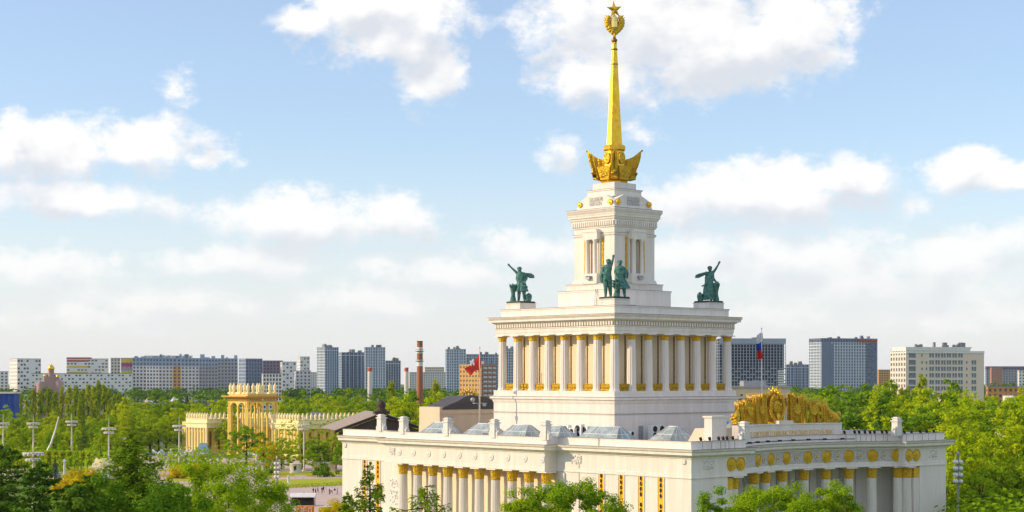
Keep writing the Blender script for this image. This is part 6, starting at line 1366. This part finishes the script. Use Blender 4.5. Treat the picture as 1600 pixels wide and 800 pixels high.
# local: +x along V (right, away), +y along U (left, away); sunlit faces look to -x, shaded to -y
fin = MB().lathe([(.55,0),(.7,.15),(.42,.35),(.6,.8),(.62,1.8),(.3,2.2),(.36,2.4),(.05,2.7)],10).mesh('finial', YL)
def wing(x, y, Lx, Ly, z1, colsx, name):
    b = MB(); b.box(x+1.6,x+Lx,y+1.6,y+Ly,0,z1-.5); b.build('wall', YW, YP)
    b = MB(); b.box(x,x+Lx,y,y+Ly,z1-3.6,z1-1.7); b.box(x-.5,x+Lx+.2,y-.5,y+Ly+.2,z1-1.7,z1-1.35); b.box(x+.4,x+Lx,y+.4,y+Ly,z1-1.35,z1); b.box(x+.2,x+Lx,y+.2,y+Ly,z1,z1+.25); b.box(x-.4,x+Lx,y-.4,y+Ly,0,.8); b.build('entablature', YL, YP)
    cm = MB().lathe([(.62,0),(.62,.3),(.48,.45),(.46,3),(.40,z1-5.4),(.62,z1-4.7),(.64,z1-4.4)],14).mesh('column', YL)
    n = max(3,int(Ly/2.5))
    for k in range(n+1): link('column', cm, YP, (x+.6,y+.7+(Ly-1.4)*k/n,.8))
    b = MB()
    for k in range(n): yy = y+.7+(Ly-1.4)*(k+.5)/n; b.box(x+1.5,x+1.7,yy-.45,yy+.45,1.5,z1-5.5)
    b.build('door_panels', DOOR, YP)
    n2 = int(Lx/4.2); b = MB()
    for k in range(n2+1): b.box(x+.2+(Lx-1)*k/n2,x+1.2+(Lx-1)*k/n2,y+1.1,y+1.7,.8,z1-3.6)
    b.build('pilasters', YW, YP)
    b = MB()
    for k in range(n2): xx = x+.7+(Lx-1)*(k+.5)/n2; b.box(xx-.55,xx+.55,y+1.5,y+1.7,1.2,z1-5)
    b.build('doors', DOOR, YP)
    for k in range(int(Ly/2)+1): link('finial', fin, YP, (x+.9,y+.9+k*2.0,z1+.2))
    for k in range(1,int(Lx/2.1)): link('finial', fin, YP, (x+.9+k*2.1,y+.9,z1+.2))
z1 = EYE+(HOR-655.5)*731/FOC
wing(0,0,34,17.5,z1,0,'left')
tr = (465-800)/FOC
# right wing nearer the camera
dx, dy = gX(466,700)-YP.location.x, 700-YP.location.y; rx = dx*math.cos(PRZ)+dy*math.sin(PRZ); ry = -dx*math.sin(PRZ)+dy*math.cos(PRZ)
z2 = EYE+(HOR-657)*700/FOC; wing(rx,ry,60,20,z2,0,'right')
b = MB(); b.box(6,rx+10,8,30,0,z1-1.5); b.box(10,rx+6,12,28,z1-1.5,z1); b.build('middle_hall', YW, YP); b = MB(); b.box(12,rx+4,14,26,z1,z1+.8); b.box(rx+8,rx+40,ry+6,ry+16,z2,z2+1.2); b.box(rx+14,rx+18,ry+8,ry+12,z2+1.2,z2+3); b.build('roof', ROOFM, YP)
# rotunda: square open canopy on arches
cx_, cy_ = gX(395,722)-YP.location.x, 722-YP.location.y; qx = cx_*math.cos(PRZ)+cy_*math.sin(PRZ); qy = -cx_*math.sin(PRZ)+cy_*math.cos(PRZ)
zr = EYE+(HOR-620)*722/FOC; hw = 7.2
rot = MB()
pm_ = MB(); pm_.box(-.3,.3,-.3,.3,0,zr-4.6); pm_.box(-.42,.42,-.42,.42,zr-4.9,zr-4.4); pm_.box(-.6,.6,-.6,.6,0,1); pm_ = pm_.mesh('rotunda_pier', YW)
pos = []
for s in (-1,1):
    for t_ in (-1,-.8,0,.8,1): pos += [(s*hw,t_*hw),(t_*hw,s*hw)]
for x, y in sorted(set((round(x,2),round(y,2)) for x,y in pos)): link('rotunda_pier', pm_, YP, (qx+x,qy+y,0))
def arch_band(side):
    b = MB()
    for c0, c1 in ((-.77,-.03),(.03,.77)):
        a0, a1 = c0*hw, c1*hw; mid = (a0+a1)/2; r = (a1-a0)/2; n = 10
        for k in range(n):
            t0, t1 = math.pi*k/n, math.pi*(k+1)/n; p = [(mid-r*math.cos(t0), zr-4.6+r*.95*math.sin(t0)*.9), (mid-r*math.cos(t1), zr-4.6+r*.95*math.sin(t1)*.9)]
            q = [(p[0][0],zr-2.2),(p[1][0],zr-2.2),p[1],p[0]]
            for d0 in (-.3,.3):
                pass
            vs = []
            for d0 in (-.3,.3):
                for (u_, z_) in q: vs.append((u_,d0,z_))
            b.add(vs,[(0,1,2,3),(7,6,5,4),(0,4,5,1),(3,2,6,7)])
    b.box(-hw,hw,-.35,.35,zr-2.2,zr-1.9); 
    for k in range(20): x = -hw+.35+k*(2*hw-.7)/19; b.tube([(x-.25,0,zr-1.9),(x+.25,0,zr-.5)],.09,4); b.tube([(x+.25,0,zr-1.9),(x-.25,0,zr-.5)],.09,4)
    for c in (-.97,-.8,0,.8,.97): b.box(c*hw-.22,c*hw+.22,-.36,.36,zr-4.5,zr-1.9)
    o = b.build('arch_screen', YW, YP); return o
for k in range(4):
    o = arch_band(k); a = k*math.pi/2; o.location = (qx+hw*math.sin(a),qy-hw*math.cos(a),0); o.rotation_euler = (0,0,a)
b = MB(); b.box(qx-hw-1.0,qx+hw+1.0,qy-hw-1.0,qy+hw+1.0,zr-.5,zr); b.box(qx-hw-2.2,qx+hw+2.2,qy-hw-2.2,qy+hw+2.2,zr,zr+.5); b.build('canopy_slab', YD, YP)
b = MB(); b.box(qx-hw,qx+hw,qy-hw,qy+hw,zr+.5,zr+1.3); b.build('canopy_attic', YW, YP)
fb = MB().lathe([(.6,0),(.75,.2),(.45,.5),(.7,1),(.75,2.6),(.35,3.2),(.4,3.5),(.05,3.9)],10).mesh('large_finial', YL); fbs = MB().box(-.9,.9,-.9,.9,0,.8).mesh('finial_base', YL)
for x, y in ((-1,-1),(-1,1),(1,-1),(1,1),(-1,-.62),(-1,.1),(-1,-.15),(-.62,-1),(.1,-1),(-.15,-1),(.62,-1),(-1,.62)):
    o = link('large_finial', fb, YP, (qx+x*hw*.92,qy+y*hw*.92,zr+1.9)); link('finial_base', fbs, o, (0,0,-.75))
# dark gabled roof of the neighbouring building showing over the left parapet
Y = 372; k = Y/FOC; t = thing('gabled_hall', 'hall with a wide dark gabled roof showing over the left parapet', 'building', (gX(597,Y),Y,0), PRZ*.35)
zr_ = EYE+(HOR-645)*k; ze = EYE+(HOR-672)*k; w = 74*k
TILE = mat('grey_tile_roof', (.55,.47,.41), .8, vary=.15, scale=1.5)
b = MB(); b.add([(-w,0,ze),(0,0,zr_),(w,0,ze),(w,0,ze-.5),(0,0,zr_-.7),(-w,0,ze-.5)],[(0,1,4,5),(1,2,3,4)]); b.add([(-w,0,ze),(0,0,zr_),(w,0,ze),(-w,22,ze),(0,22,zr_),(w,22,ze)],[(0,3,4,1),(1,4,5,2)]); 
b.build('roof', [TILE], t)
b = MB()
for s in (-1,1): b.tube([(s*w,-.1,ze-.25),(0,-.1,zr_-.3)],.3,4,smooth=False)
b.build('dark_eave', DARK, t)
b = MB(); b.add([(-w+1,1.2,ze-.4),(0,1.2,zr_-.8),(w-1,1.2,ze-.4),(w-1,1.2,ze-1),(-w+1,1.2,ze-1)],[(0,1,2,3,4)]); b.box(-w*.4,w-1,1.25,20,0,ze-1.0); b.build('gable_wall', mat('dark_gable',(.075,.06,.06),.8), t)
ti = MB()
for q in range(36): y_ = .3+q*.6; ti.tube([(-w,y_,ze+.04),(0,y_,zr_+.04)],.08,4,smooth=False); ti.tube([(w,y_,ze+.04),(0,y_,zr_+.04)],.08,4,smooth=False)
tag(ti.build('tile_ribs', TILE, t), kind='stuff')
b = MB(); z0 = zr_-.2; b.box(-1.6,1.6,-.4,2.4,z0,z0+.5); b.lathe([(1.3,z0+.5),(1.0,z0+1.0),(.8,z0+1.2),(1.1,z0+1.8),(.9,z0+2.4),(.4,z0+2.7),(.1,z0+3)],12,(0,1))
b.build('roof_ornament', mat('dark_iron',(.07,.045,.03),.6,vary=.3,scale=2,bump=.6,bscale=3), t)
# people-high clutter: hoarding in front of the far wood
Y = 640; t = thing('park_fence', 'grey panel fence behind the clipped tree row', 'fence', (gX(118,Y),Y,0))
for q in range(9): b = MB(); b.box(q*2.6*1.0,q*2.6+2.5,0,.1,0,2.6); b.build('panel', GREYM, t)
# haze: summer air over the whole place
HAZE = bpy.data.materials.new('haze_air'); HAZE.use_nodes = True; nt = HAZE.node_tree; nt.nodes.clear(); pv = nt.nodes.new('ShaderNodeVolumePrincipled'); pv.inputs['Color'].default_value = (.95,.97,1,1); pv.inputs['Density'].default_value = HAZE_DENS if 'HAZE_DENS' in globals() else .000025; pv.inputs['Anisotropy'].default_value = .2
mo = nt.nodes.new('ShaderNodeOutputMaterial'); nt.links.new(pv.outputs[0], mo.inputs['Volume'])
USE_HAZE = True
if USE_HAZE:
    b = MB(); b.box(-4100,4100,-400,9100,-1,112); tag(b.build('haze', HAZE), kind='stuff')
# labels that would still be shared: tell them apart by their order from left to right
bpy.context.view_layer.update(); BY = {}
for o in COL.objects:
    if o.parent is None and 'label' in o and 'group' in o: BY.setdefault(o['label'], []).append(o)
ORD = {2:('left','right'),3:('left','middle','right'),4:('far left','inner left','inner right','far right')}
NUM = ('first','second','third','fourth','fifth','sixth','seventh','eighth','ninth','tenth','eleventh','twelfth','thirteenth','fourteenth')
for l, os_ in BY.items():
    n = len(os_)
    if n < 2: continue
    os_.sort(key=lambda o: o.location.x/o.location.y)
    for i, o in enumerate(os_):
        w_ = ORD[n][i] if n in ORD else (NUM[i] if i < len(NUM) else None)
        if w_: o['label'] = (w_+' '+l) if n in ORD else (w_+' from the left: '+l)
for o in COL.objects:
    if o.parent is None and 'label' in o:
        ws = o['label'].split()
        if len(ws) > 16: o['label'] = ' '.join(ws[:16])
